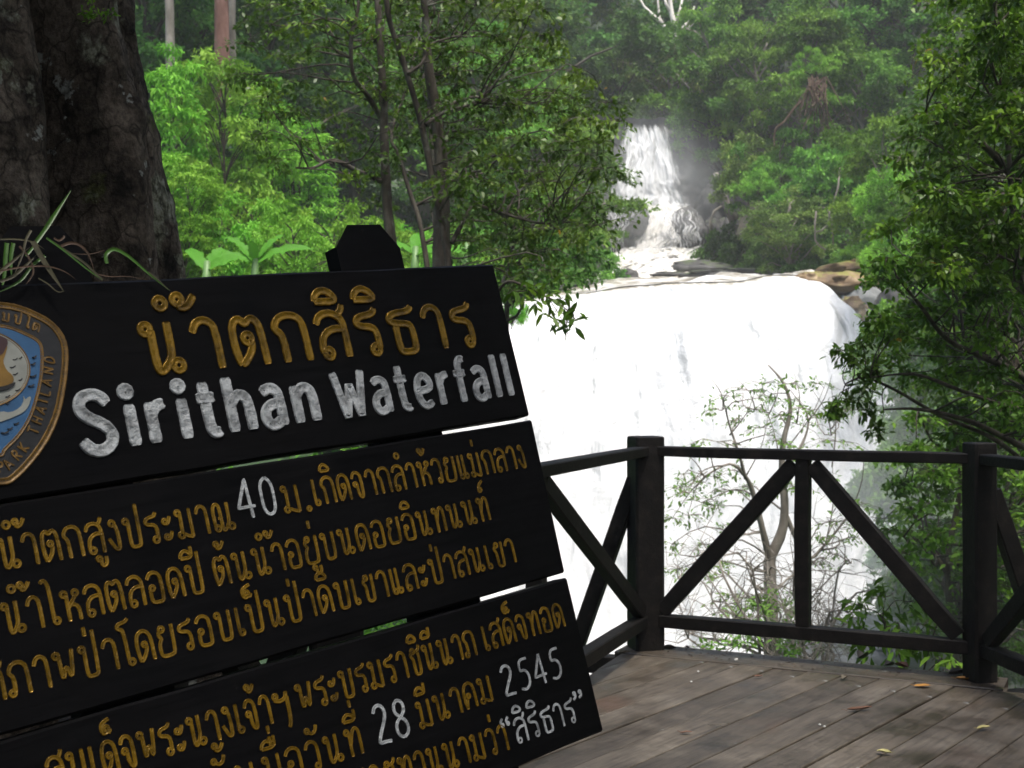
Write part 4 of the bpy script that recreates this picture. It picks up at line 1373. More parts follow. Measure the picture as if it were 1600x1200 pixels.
near_tree('tree', 'pale sparse forked tree standing in the spray behind the railing',
          [([(1205, 1050, 14), (1205, 960, 14), (1203, 900, 14), (1205, 870, 14), (1222, 830, 14), (1226, 790, 14), (1222, 740, 14), (1224, 690, 14), (1235, 640, 14), (1225, 600, 14), (1200, 570, 14)], .085, .008),
           ([(1204, 880, 14), (1192, 830, 13.9), (1178, 775, 13.8), (1165, 745, 13.7), (1140, 725, 13.6), (1100, 745, 13.4)], .042, .008),
           ([(1165, 748, 13.7), (1155, 710, 13.6), (1140, 665, 13.5), (1130, 625, 13.4)], .022, .005),
           ([(1224, 740, 14), (1255, 690, 14), (1262, 650, 14), (1235, 610, 14)], .02, .004),
           ([(1226, 800, 14), (1260, 870, 14), (1290, 850, 14), (1330, 800, 14)], .03, .008)] +
          [([(x0, y0, 14), ((x0 + x1) / 2 + 7, (y0 + y1) / 2, 13.9), (x1, y1, 13.8)], .009, .002) for x0, y0, x1, y1 in
           ((1222, 740, 1180, 600), (1230, 700, 1290, 600), (1262, 660, 1300, 585), (1130, 640, 1110, 590), (1140, 680, 1180, 610), (1165, 745, 1200, 650), (1290, 850, 1300, 720), (1300, 730, 1298, 600),
            (1299, 680, 1270, 610), (1299, 670, 1330, 610), (1100, 745, 1060, 700), (1330, 800, 1350, 700), (1200, 650, 1215, 585), (1245, 660, 1240, 580), (1180, 640, 1150, 590))],
          cP, M['leaf_mist_paled'], .058, .024, M['bark_pale'], twigs=7, per=6, seed=62, cr=(.36, .36, .18), twr=.004, bt=.014)
for x0, y0, x1, y1 in ((1222, 740, 1180, 600), (1230, 700, 1290, 600), (1262, 660, 1300, 585), (1130, 640, 1110, 590), (1140, 680, 1180, 610), (1165, 745, 1200, 650), (1290, 850, 1300, 720), (1300, 730, 1298, 600), (1299, 680, 1270, 610), (1299, 670, 1330, 610), (1100, 745, 1060, 700), (1330, 800, 1350, 700)):
    pass
# bare twiggy bush at its foot
e = empty('shrub', at(1190, 1060, 12), 'leafless twiggy bush with crooked grey branches at the foot of the pale tree', 'shrub')
b = e.location.copy()
rr = random.Random(71)
st = []
for k, (x1, y1) in enumerate([(1060, 905), (1085, 870), (1110, 930), (1140, 850), (1040, 960), (1300, 900), (1330, 880), (1345, 960), (1375, 935), (1280, 820), (1310, 960), (1250, 880), (1070, 985), (1130, 995), (1250, 990), (1200, 900), (1165, 880), (1290, 1000)]):
    m = MB()
    x0 = rr.uniform(1170, 1300)
    q = limb(at(x0, 1060, 12 + rr.uniform(-.6, .6)) - b, at(x1, y1, 12 + rr.uniform(-1, 1)) - b, -.05, 8, .16, rr)
    m.tube(q, [.018 * (1 - .8 * j / 8) + .002 for j in range(9)], 5, cap=False)
    st.append(q)
    for j in range(14):
        p = q[rr.randint(2, 8)]
        v = Vector((rr.gauss(0, 1), rr.gauss(0, 1), rr.gauss(.3, .8))).normalized() * rr.uniform(.15, .6)
        q2 = limb(p, p + v, .1, 4, .15, rr)
        m.tube(q2, [.007, .006, .004, .003, .002], 3, cap=False)
        for z in range(3):
            p3 = q2[rr.randint(1, 4)]
            v3 = Vector((rr.gauss(0, 1), rr.gauss(0, 1), rr.gauss(.2, .8))).normalized() * rr.uniform(.1, .3)
            m.tube([p3, p3 + v3 * .5 + Vector((0, 0, .02)), p3 + v3], [.003, .0025, .0015], 3, cap=False)
    m.build('branch', M['bark_pale'], e)  # pale bark puts the fading of the mist into the twig colour
c = np.array([(at(x, y, 12 + rr.uniform(-.8, .8)) - b)[:] for x, y in [(1180, 945), (1200, 960), (1220, 940), (1190, 985), (1150, 960), (1240, 975), (1160, 1000), (1260, 1000), (1120, 1010), (1210, 1000), (1230, 1010)]])
crown('crown', c, np.array([.25, .25, .14]), 9, 7, .07, .03, M['leaf_mist_paled'], e, r=np.random.default_rng(9))
# broad drooping leaves, right of it
cS = [(1345, 985, 9.5, .5), (1365, 1000, 9.5, .5), (1385, 990, 9.5, .5), (1405, 975, 9.5, .55), (1340, 945, 9.6, .5), (1420, 940, 9.5, .55), (1380, 925, 9.6, .45), (1435, 1000, 9.4, .6), (1455, 970, 9.4, .6), (1400, 1015, 9.4, .5), (1480, 1000, 9.4, .6), (1470, 1030, 9.3, .6)]
near_tree('shrub', 'shrub with whorls of long drooping leaves just beyond the bottom rail',
          [([(1430, 1200, 9.5), (1425, 1090, 9.5), (1400, 1010, 9.5), (1375, 960, 9.5)], .012, .004), ([(1428, 1120, 9.5), (1450, 1020, 9.4), (1470, 960, 9.4)], .01, .004)],
          cS, M['leaf_mid'], .125, .04, M['bark_dark'], twigs=4, per=5, seed=77, cr=(.16, .16, .1), droop=.7, bt=.01)
boulder(at(1375, 1012, 16.5), (1.05, 1.0, .42), M['stone_grey'], 'flat grey rock slab seen under the railing beyond the twiggy bush', 31, squash=.9)
boulder(at(1290, 1050, 16.0), (.7, .8, .5), M['stone_grey'], 'grey rock behind the twiggy bush, left of the flat slab', 32)

# ------------------------------------------------------------------ deck
CORN = Vector((.73, 7.0, 0))
RP = Vector((2.28, 6.24, 0))
R2 = Vector((2.62, 4.0, 0))
LP = Vector((-.524, 3.807, 0))
L2 = Vector((-1.12, 2.3, 0))
pl_dir = Vector((.617, .787, 0)).normalized()
pl_per = Vector((pl_dir.y, -pl_dir.x, 0))
deck = empty('deck', (0, 0, 0), 'weathered timber viewing deck of parallel boards')
deck['kind'] = 'structure'


def clip(poly, p, nrm):
    out = []
    for i in range(len(poly)):
        a, b_ = poly[i], poly[(i + 1) % len(poly)]
        da, db = (a - p).dot(nrm), (b_ - p).dot(nrm)
        if da <= 0: out.append(a)
        if da * db < 0: out.append(a.lerp(b_, da / (da - db)))
    return out


def outward(a, b_):
    t = (b_ - a).normalized()
    n_ = Vector((t.y, -t.x, 0))
    if n_.dot(a - Vector((.7, 4.5, 0))) < 0: n_ = -n_
    return n_


edges = [(LP, CORN), (CORN, RP), (RP, R2), (L2, LP)]
over = [.10, -.16, .10, .10]
PW = .172
s0 = Vector((.655, 4.83, 0)).dot(pl_per)
rr = random.Random(8)
for k in range(-14, 20):
    s = s0 + k * PW
    gap = rr.choice([.004, .005, .006, .008])
    if k in (0, 2): gap = .013
    a, b_ = s + gap / 2, s + PW - gap / 2
    poly = [pl_per * a + pl_dir * (-2.0), pl_per * b_ + pl_dir * (-2.0), pl_per * b_ + pl_dir * 12, pl_per * a + pl_dir * 12]
    for (p, q), ov in zip(edges, over):
        nn = outward(p, q)
        poly = clip(poly, p + nn * ov, nn)
        if len(poly) < 3: break
    if len(poly) < 3: continue
    th = -.045
    lift = rr.uniform(-.0025, .0025)
    o_ = pl_per * (s + PW / 2)
    loc = []
    for v in poly:
        q = v - o_
        loc.append((q.dot(pl_dir), -q.dot(pl_per)))
    m = MB()
    n_ = len(loc)
    c_ = .003
    cxm = sum(x for x, y in loc) / n_
    hw_ = (b_ - a) / 2
    top = [(x, y * (1 - c_ / hw_), lift) for x, y in loc]
    mid = [(x, y, lift - c_) for x, y in loc]
    bot = [(x, y, th) for x, y in loc]
    m.add(top + mid + bot, [tuple(range(n_))] + [(i + n_, (i + 1) % n_ + n_, (i + 1) % n_, i) for i in range(n_)] +
          [(i + 2 * n_, (i + 1) % n_ + 2 * n_, (i + 1) % n_ + n_, i + n_) for i in range(n_)])
    ob = m.build('board', M['deck'], deck)
    ob.location = o_
    ob.rotation_euler = (0, 0, math.atan2(pl_dir.y, pl_dir.x))
    if k == 8 - 14: pass
# cross board under the right hand railing and the joist ends
t_ = (RP - CORN).normalized()
nn = outward(CORN, RP)
q0, q1 = CORN + nn * -.155 - t_ * .12, RP + nn * -.155 + t_ * .12
M_edge = M['deck']
m = MB()
ln = (q1 - q0).length
pts = []
for i in range(15):
    x = ln * i / 14
    for y, z in ((0, .0), (.005, .004), (.27 + rr.uniform(-.004, .004), .004), (.275, 0), (.275, -.045), (0, -.045)):
        pts.append((x, y, z))
fs = []
for i in range(14):
    for j in range(6):
        fs.append((i * 6 + j, (i + 1) * 6 + j, (i + 1) * 6 + (j + 1) % 6, i * 6 + (j + 1) % 6))
m.add(pts, fs)
ob = m.build('board', M_edge, deck)
ob.location = q0 + Vector((0, 0, .002))
ob.rotation_euler = (0, 0, math.atan2(t_.y, t_.x))
ob['label'] = 'grey cross board under the right hand railing'
nm_ = MB()
for i in range(12):
    for y in (.05, .22):
        c = Vector((.1 + i * (ln - .2) / 11, y + rr.uniform(-.01, .01), .0045))
        nm_.tube([c, c + Vector((0, 0, .0015))], .0035, 7)
ob2 = nm_.build('nails', M['dead_dark'], ob)
ob2['kind'] = 'stuff'
lt = MB()
for i in range(420):
    f = rr.random()
    c = q0 + t_ * (ln * f) + nn * (.02 + .25 * abs(rr.gauss(.55, .3))) + Vector((0, 0, .007))
    if i > 330: c = q0 + t_ * (ln * rr.random()) - nn * abs(rr.gauss(0, .35)) + Vector((0, 0, .006))
    a_ = rr.uniform(0, 6.28)
    sz_ = rr.uniform(.004, .016) if i < 330 else rr.uniform(.002, .007)
    u_ = Vector((math.cos(a_), math.sin(a_), rr.uniform(-.2, .5))) * sz_
    v_ = Vector((-math.sin(a_), math.cos(a_), rr.uniform(-.2, .4))) * sz_ * rr.uniform(.3, .7)
    lt.add([c - u_, c - v_ * .7, c + u_, c + v_], [(0, 1, 2, 3)])
tag(lt.build('leaf_litter', M['litter']), 'crumbs of dry leaves and grit along the deck edge', kind='stuff')
# beams that carry the deck
for i, (a, b_) in enumerate([(CORN, RP), (LP, CORN), (RP, R2), (L2, LP)]):
    beam('joist', a + Vector((0, 0, -.16)), b_ + Vector((0, 0, -.16)), .1, .2, M['rail'], deck)
for f in (.2, .5, .8):
    a = LP.lerp(CORN, f)
    beam('joist', a + Vector((0, 0, -.13)), R2.lerp(RP, f) + Vector((0, 0, -.13)), .08, .15, M['rail'], deck)
for p in (CORN, RP, LP, Vector((1.5, 4.5, 0)), Vector((2.6, 4.4, 0))):
    beam('pile', p + Vector((0, 0, -.27)), p + Vector((0, 0, -4.2)), .16, .16, M['rail'], deck)

# ------------------------------------------------------------------ railing
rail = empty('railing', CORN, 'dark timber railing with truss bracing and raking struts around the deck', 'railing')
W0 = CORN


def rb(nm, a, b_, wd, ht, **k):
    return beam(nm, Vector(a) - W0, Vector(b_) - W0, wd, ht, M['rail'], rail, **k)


Z = Vector((0, 0, 1))


def post(p, h=1.16, wd=.15):
    m = MB()
    hw = wd / 2
    c = .012
    ang = .25
    sec = [(-hw + c, -hw), (hw - c, -hw), (hw, -hw + c), (hw, hw - c), (hw - c, hw), (-hw + c, hw), (-hw, hw - c), (-hw, -hw + c)]
    lev = [(-.27, 1), (.0, 1), (.3, 1.0), (.6, .99), (.9, 1), (h - .03, 1), (h - .006, .99), (h, .9)]
    vs = []
    for z, k in lev:
        jx, jy = random.uniform(-.0015, .0015), random.uniform(-.0015, .0015)
        for x, y in sec:
            x, y = x * k + jx, y * k + jy
            vs.append((x * math.cos(ang) - y * math.sin(ang), x * math.sin(ang) + y * math.cos(ang), z))
    fs = []
    for i in range(len(lev) - 1):
        for j in range(8):
            fs.append((i * 8 + j, i * 8 + (j + 1) % 8, (i + 1) * 8 + (j + 1) % 8, (i + 1) * 8 + j))
    fs.append(tuple((len(lev) - 1) * 8 + j for j in range(8)))
    m.add(vs, fs)
    o = m.build('post', M['rail'], rail)
    o.location = p - W0
    return o


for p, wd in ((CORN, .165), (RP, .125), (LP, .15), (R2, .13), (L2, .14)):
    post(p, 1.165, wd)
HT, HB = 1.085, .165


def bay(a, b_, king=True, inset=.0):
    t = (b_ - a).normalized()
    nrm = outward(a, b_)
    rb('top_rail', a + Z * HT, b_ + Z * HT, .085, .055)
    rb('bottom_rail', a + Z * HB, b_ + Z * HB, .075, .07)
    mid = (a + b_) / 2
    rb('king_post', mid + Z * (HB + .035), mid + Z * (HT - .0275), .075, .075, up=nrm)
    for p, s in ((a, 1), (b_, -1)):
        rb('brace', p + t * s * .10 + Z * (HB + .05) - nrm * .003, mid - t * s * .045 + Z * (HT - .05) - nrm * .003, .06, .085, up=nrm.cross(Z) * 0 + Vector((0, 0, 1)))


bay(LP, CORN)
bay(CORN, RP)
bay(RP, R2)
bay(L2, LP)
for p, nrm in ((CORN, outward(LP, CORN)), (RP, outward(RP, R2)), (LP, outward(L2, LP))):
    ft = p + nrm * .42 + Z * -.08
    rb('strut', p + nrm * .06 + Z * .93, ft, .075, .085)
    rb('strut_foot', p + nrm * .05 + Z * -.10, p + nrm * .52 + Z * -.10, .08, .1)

# ------------------------------------------------------------------ sign
hx = Vector((2070, 2000, 275)).normalized()        # along the boards, to the right
dn = Vector((173.2, -78, -736.3))
dn = (dn - hx * dn.dot(hx)).normalized()
up = -dn
nf = hx.cross(up).normalized()                     # towards the viewer
SD = 2.76
TR = at(770, 413, SD)                              # top right corner of the top board


def uv_of(px, py, off=0.0):
    """sign plane coordinates (u right, v down, metres from the top right corner) under a picture point"""
    o = Vector((0, 0, EYE))
    ray = Vector(((px - 800) / F, 1, (600 - py) / F))
    t = (TR + nf * off - o).dot(nf) / ray.dot(nf)
    p = o + ray * t - TR
    return p.dot(hx), p.dot(dn)


def wp(u, v, n_=0):
    return TR + hx * u + dn * v + nf * n_


sign_o = wp(-.34, 1.9)
sign_o = wp(-.34, (TR + hx * -.34).z / -dn.z)      # where the right post meets the deck
sign_o.z = 0
MS = Matrix((hx, up, nf)).transposed().to_4x4()
MS.translation = sign_o
sign = empty('information_sign', (0, 0, 0), 'leaning black timber board sign with carved gold Thai and silver English lettering', 'sign')
sign.matrix_world = MS
MSI = MS.inverted()


def L3(u, v, n_=0):
    return MSI @ wp(u, v, n_)


TH = .045                                          # board thickness; front face at n=0
bands = []
vs_ = [uv_of(770, 413)[1], uv_of(827, 650)[1], uv_of(830, 656)[1], uv_of(882, 895)[1], uv_of(885, 903)[1], uv_of(942, 1142)[1]]
ur = [uv_of(770, 413)[0], uv_of(827, 650)[0], uv_of(830, 656)[0], uv_of(882, 895)[0], uv_of(885, 903)[0], uv_of(942, 1142)[0]]
print('sign v', vs_, ur)
UL = -2.02
planks = []
for i in range(3):
    v0, v1 = vs_[2 * i], vs_[2 * i + 1]
    u0, u1 = ur[2 * i], ur[2 * i + 1]
    m = MB()
    nseg = 40
    c_ = .004
    rows = []
    for k in range(nseg + 1):
        t = k / nseg
        wob0 = .0012 * float(vnoise(k * .45, i * 7.0, 1))
        wob1 = .0012 * float(vnoise(k * .45, i * 7.0, 5))
        ut, ub = UL + (u0 - UL) * t, UL + (u1 - UL) * t
        # the joints close up slightly to the left
        cl0 = (.0035 * (1 - t)) if i else 0
        cl1 = (.0035 * (1 - t)) if i < 2 else 0
        row = []
        vt, vb = v0 - cl0 + wob0, v1 + cl1 + wob1
        for (v, n_) in ((vt + c_, 0), (vb - c_, 0), (vb, -c_), (vb, -TH + c_), (vb - c_, -TH), (vt + c_, -TH), (vt, -TH + c_), (vt, -c_)):
            f = (v - vt) / (vb - vt)
            row.append(L3(ut + (ub - ut) * f, v, n_))
        rows.append(row)
    vv = [p for r in rows for p in r]
    ff = []
    for k in range(nseg):
        for j in range(8):
            ff.append((k * 8 + j, k * 8 + (j + 1) % 8, (k + 1) * 8 + (j + 1) % 8, (k + 1) * 8 + j))
    ff.append(tuple(range(8)))
    ff.append(tuple(nseg * 8 + j for j in range(7, -1, -1)))
    m.add(vv, ff)
    pk = m.build('plank', M['sign'], sign)
    planks.append(pk)


def sign_post(uc, vt, wd=.162, dp=.04):
    """timber post behind the boards with a chamfered head"""
    m = MB()
    hw = wd / 2
    ch = .06
    vb = 3.0
    n0, n1 = -TH - .004, -TH - .004 - dp
    ang_v = 0.0
    out_ = [(-hw, vt + ch * .75), (-hw * .52, vt), (hw * .52, vt), (hw, vt + ch * .85)]
    front = [(uc + x, v, n0) for x, v in out_]
    # lower end on the deck
    def down(u, n_):
        p = wp(u, 0, n_)
        return (p.z - .001) / -dn.z
    b0 = [(uc + hw, down(uc + hw, n0), n0), (uc - hw, down(uc - hw, n0), n0)]
    poly_f = front + b0
    poly_b = [(u, v, n1) for u, v, _ in front] + [(uc + hw, down(uc + hw, n1), n1), (uc - hw, down(uc - hw, n1), n1)]
    # the head is chamfered towards the back too
    poly_b[1] = (poly_b[1][0], poly_b[1][1] + .03, n1 + .0)
    poly_b[2] = (poly_b[2][0], poly_b[2][1] + .03, n1 + .0)
    k = len(poly_f)
    vv = [L3(*p) for p in poly_f] + [L3(*p) for p in poly_b]
    m.add(vv, [tuple(range(k)), tuple(range(2 * k - 1, k - 1, -1))] + [(i, i + k, (i + 1) % k + k, (i + 1) % k) for i in range(k)])
    return m.build('post', M['sign'], sign)


for pxl, pyt in ((582, 350), (56, 352)):
    u_, v_ = uv_of(pxl, pyt, -TH)
    u2_, _ = uv_of(pxl + 6, 430, -TH)
    sign_post(u2_ if pxl > 300 else u_, v_)

# --- stroke alphabet: 'w | stroke | stroke'; a stroke is x,y points; 'o' x,y,r is a ring; '=' straight (no rounding)
GL = {
    'น': '.72|o .13,.87,.085|.21,.86 .21,.1 .28,.02 .36,.1 .46,.26 .5,.4 .5,1|o .57,.13,.1',
    'ต': '.66|.12,.02 .06,.3 .05,.75 .12,.94 .22,.97 .31,.84 .4,.97 .5,.95 .58,.78 .6,0|.12,.02 .2,.08 .35,.3 .38,.5|o .31,.56,.065',
    'ก': '.66|.17,0 .16,.58 .04,.68 .04,.8 .14,.95 .34,1 .52,.93 .6,.75 .61,0',
    'ส': '.66|.04,.74 .1,.9 .24,.98 .42,.97 .56,.85 .6,.66 .6,0|.6,.62 .34,.64 .14,.5 .09,.3 .09,.12|o .19,.11,.095|.5,.93 .6,1.02 .64,1.16',
    'ล': '.66|.04,.74 .1,.9 .24,.98 .42,.97 .56,.85 .6,.66 .6,0|.6,.62 .34,.64 .14,.5 .09,.3 .09,.12|o .19,.11,.095',
    'ร': '.56|.5,1.04 .44,.9 .12,.86 .04,.74 .12,.64 .36,.62 .46,.5 .46,.12|o .37,.11,.095',
    'ธ': '.64|.6,1.04 .54,.92 .14,.88 .04,.76 .12,.66 .44,.64 .54,.56 .55,.06 .48,0 .24,0 .18,.06 .18,.62',
    'า': '.52|.03,.74 .1,.93 .24,1 .38,.93 .44,.76 .44,0',
    'ำ': '.52|.03,.74 .1,.93 .24,1 .38,.93 .44,.76 .44,0',
    'ง': '.5|o .24,.88,.085|.32,.86 .4,.6 .4,.08 .34,0 .22,.06 .04,.42',
    'ป': '.68|o .13,.87,.085|.21,.86 .2,.08 .26,0 .5,0 .58,.08 .58,1.42',
    'บ': '.68|o .13,.87,.085|.21,.86 .2,.08 .26,0 .5,0 .58,.08 .58,1',
    'ะ': '.42|o .12,.66,.075|.12,.57 .26,.6 .34,.84|o .12,.14,.075|.12,.05 .26,.08 .34,.32',
    'ม': '.7|o .13,.87,.085|.21,.86 .2,.2|o .15,.11,.095|.24,.14 .4,.05 .6,0|.6,0 .59,1',
    'ณ': '1.0|.1,.2 .08,.75 .16,.95 .28,.97 .38,.84 .38,.08 .45,0 .56,.1 .66,.26 .7,.4 .7,1|o .77,.13,.1|o .19,.12,.09|.3,.4 .36,.5',
    'เ': '.34|.1,1 .1,.14|o .19,.11,.09',
    'แ': '.58|.1,1 .1,.14|o .19,.11,.09|.36,1 .36,.14|o .45,.11,.09',
    'ด': '.66|.12,.02 .06,.3 .05,.7 .13,.92 .3,1 .48,.93 .58,.72 .6,0|.12,.02 .22,.1 .36,.32 .4,.5|o .32,.55,.07',
    'ค': '.66|.12,.02 .06,.3 .05,.7 .13,.92 .3,1 .48,.93 .58,.72 .6,0|.12,.02 .14,.2 .2,.42|o .27,.5,.075',
    'ว': '.56|.03,.76 .1,.94 .24,1 .4,.93 .47,.76 .47,.12|o .38,.11,.09',
    'จ': '.58|.03,.76 .1,.94 .24,1 .4,.93 .48,.76 .48,.08 .42,0 .3,.06 .24,.3 .24,.5|o .16,.53,.08',
    'ห': '.68|o .13,.87,.085|.21,.86 .21,0|.22,.42 .4,.62 .52,.76|o .54,.86,.085|.3,.52 .5,.5 .6,.34 .6,0',
    'ย': '.68|o .22,.88,.085|.13,.84 .08,.68 .2,.58 .08,.44 .08,.08 .16,0 .5,0 .6,.08 .6,1',
    'อ': '.64|.04,.78 .12,.94 .28,1 .46,.94 .55,.78 .55,.06 .48,0 .18,0 .1,.08 .1,.42|o .18,.48,.08',
    'ท': '.68|o .13,.87,.085|.21,.86 .21,0|.21,.4 .34,.84 .46,.98 .57,.9 .6,.7 .6,0',
    'ถ': '.66|o .11,.11,.085|.19,.12 .16,.58 .04,.68 .04,.8 .14,.95 .34,1 .52,.93 .6,.75 .61,0',
    'ภ': '.7|o .08,.11,.085|.17,.12 .18,.58 .06,.68 .06,.8 .16,.95 .36,1 .54,.93 .62,.75 .63,0',
    'พ': '.74|o .13,.87,.085|.21,.86 .24,.0 .4,.62 .55,.0 .66,1',
    'ช': '.64|o .26,.88,.085|.18,.84 .1,.7 .24,.6 .24,.08 .3,0 .46,0 .54,.08 .54,.76 .42,.86|.44,.84 .58,.9 .64,1.08',
    'ข': '.62|o .26,.88,.085|.18,.84 .1,.7 .22,.6 .22,.08 .28,0 .46,0 .54,.08 .54,1',
    'ไ': '.4|.2,.14 .2,1.1 .14,1.36 .04,1.44 -.06,1.34|o .29,.11,.09',
    'โ': '.4|.42,1.5 .3,1.4 .06,1.38 -.02,1.28 .06,1.2 .2,1.16 .22,.14|o .31,.11,.09',
    'ฯ': '.56|o .1,.86,.08|.04,.76 .2,.66 .4,.72 .44,.98|.44,.8 .44,-.1 .36,-.3',
    '.': '.3|o .14,.05,.04',
    ' ': '.36|',
    'S': '.66|.56,.8 .46,.95 .3,1 .12,.93 .08,.74 .2,.58 .42,.46 .56,.3 .54,.1 .36,-.02 .16,.02 .04,.2',
    'i': '.28|.14,.74 .14,0|d .13,.97,0', 'r': '.42|.1,.74 .1,0|.1,.5 .2,.66 .36,.7',
    't': '.42|.18,1.0 .18,.12 .26,.02 .38,.06|.02,.7 .36,.7', 'h': '.56|.1,1.04 .1,0|.1,.5 .24,.7 .4,.66 .46,.5 .46,0',
    'a': '.54|.08,.66 .22,.76 .38,.7 .42,.56 .42,0|.42,.42 .24,.44 .08,.32 .08,.1 .22,0 .42,.12', 'n': '.56|.1,.74 .1,0|.1,.5 .24,.7 .4,.66 .46,.5 .46,0',
    'W': '.82|=.03,1 .22,0 .4,.7 .58,0 .76,1', 'e': '.54|.1,.38 .46,.4 .46,.6 .3,.74 .14,.66 .07,.4 .12,.1 .28,0 .46,.1',
    'f': '.4|.4,1.0 .26,1.02 .18,.86 .18,0|.02,.68 .36,.68', 'l': '.26|.12,1.04 .12,0',
    '4': '.56|=.4,0 .34,1 .04,.28 .52,.3', '0': '.52|.26,1 .1,.86 .08,.5 .1,.12 .26,0 .42,.12 .44,.5 .42,.86 .26,1',
    '2': '.56|.06,.8 .14,.96 .32,.98 .44,.82 .4,.6 .2,.3 .06,.02 .26,.04 .48,.02', '8': '.54|.26,.54 .1,.66 .1,.88 .26,1 .42,.88 .42,.66 .26,.54 .08,.4 .06,.14 .26,0 .46,.14 .44,.4 .26,.54',
    '5': '.54|.48,1 .16,1 .12,.62 .32,.66 .46,.46 .44,.16 .26,0 .06,.08',
    '“': '.34|.12,1.16 .05,1.04 .06,.94|o .09,.9,.03|.28,1.16 .21,1.04 .22,.94|o .25,.9,.03',
    '”': '.34|o .08,1.14,.03|.11,1.1 .1,.98 .03,.9|o .24,1.14,.03|.27,1.1 .26,.98 .19,.9',
    'N': '.5|=.08,0 .08,1 .42,0 .42,1', 'A': '.5|=.04,0 .25,1 .46,0|=.12,.36 .38,.36', 'T': '.46|=.23,0 .23,1|=.02,1 .44,1', 'I': '.2|=.1,0 .1,1',
    'O': '.54|.26,1 .1,.86 .08,.5 .1,.12 .26,0 .42,.12 .44,.5 .42,.86 .26,1', 'L': '.42|=.08,1 .08,0 .38,0', 'P': '.46|.08,0 .08,1 .36,.96 .4,.74 .34,.54 .08,.5',
    'R': '.48|.08,0 .08,1 .36,.96 .4,.74 .34,.54 .08,.5|=.2,.5 .42,0', 'K': '.46|=.08,0 .08,1|=.4,1 .1,.48 .42,0', 'H': '.48|=.08,0 .08,1|=.4,0 .4,1|=.08,.5 .4,.5', 'D': '.5|.08,0 .08,1 .3,.94 .42,.7 .42,.3 .3,.06 .08,0',
}
MARK = {   # above / below marks, drawn relative to the consonant before them (x from its left, y absolute)
    'ิ': '.1,1.24 .14,1.4 .3,1.5 .48,1.4 .56,1.22 .1,1.24',
    'ี': '.1,1.24 .14,1.4 .3,1.5 .48,1.4 .56,1.22 .1,1.24|.55,1.26 .56,1.62',
    'ื': '.1,1.24 .14,1.4 .3,1.5 .48,1.4 .56,1.22 .1,1.24|.44,1.3 .44,1.62|.57,1.26 .58,1.62',
    'ั': 'o .22,1.36,.07|.28,1.3 .38,1.22 .52,1.28 .58,1.5',
    '็': '.56,1.66 .3,1.58 .2,1.46 .22,1.28 .34,1.22 .42,1.3 .5,1.22 .54,1.36|o .4,1.38,.05',
    '่': '.42,1.56 .42,1.26', '้': 'o .3,1.42,.065|.36,1.36 .3,1.26 .46,1.26 .6,1.5', '์': 'o .4,1.3,.08|.33,1.38 .4,1.52 .62,1.66',
    'ู': 'o .34,-.18,.065|.4,-.2 .4,-.4 .5,-.42 .6,-.36 .6,-.12', 'ํ': 'o .46,1.36,.1',
}
HIGH = {'้': 'o .34,1.84,.06|.4,1.78 .34,1.68 .5,1.68 .62,1.9', '่': '.46,1.98 .46,1.7'}


def parse(s):
    out_ = []
    for st_ in s.split('|'):
        st_ = st_.strip()
        if not st_: continue
        if st_[0] == 'd':
            x, y, r_ = [float(v) for v in st_[1:].split(',')]
            out_.append(('ring', x, y, 0.0))
        elif st_[0] == 'o':
            x, y, r_ = [float(v) for v in st_[1:].split(',')]
            out_.append(('ring', x, y, r_))
        else:
            hard = st_[0] == '='
            pts_ = [tuple(float(v) for v in p.split(',')) for p in st_.lstrip('=').split()]
            out_.append(('hard' if hard else 'line', pts_))
    return out_


def chaikin(p, n_=2):
    for _ in range(n_):
        if len(p) < 3: return p
        q = [p[0]]
        for a, b_ in zip(p[:-1], p[1:]):
            q.append((a[0] * .75 + b_[0] * .25, a[1] * .75 + b_[1] * .25))
            q.append((a[0] * .25 + b_[0] * .75, a[1] * .25 + b_[1] * .75))
        q.append(p[-1])
        p = q
    return p


def resample(p, step):
    out_ = [p[0]]
    acc = 0
    for a, b_ in zip(p[:-1], p[1:]):
        L_ = math.hypot(b_[0] - a[0], b_[1] - a[1])
        if L_ < 1e-9: continue
        t = step - acc
        while t < L_:
            out_.append((a[0] + (b_[0] - a[0]) * t / L_, a[1] + (b_[1] - a[1]) * t / L_))
            t += step
        acc = (acc + L_) % step if L_ + acc >= step else acc + L_
    if math.hypot(out_[-1][0] - p[-1][0], out_[-1][1] - p[-1][1]) > step * .3: out_.append(p[-1])
    else: out_[-1] = p[-1]
    return out_


_layer = [0]


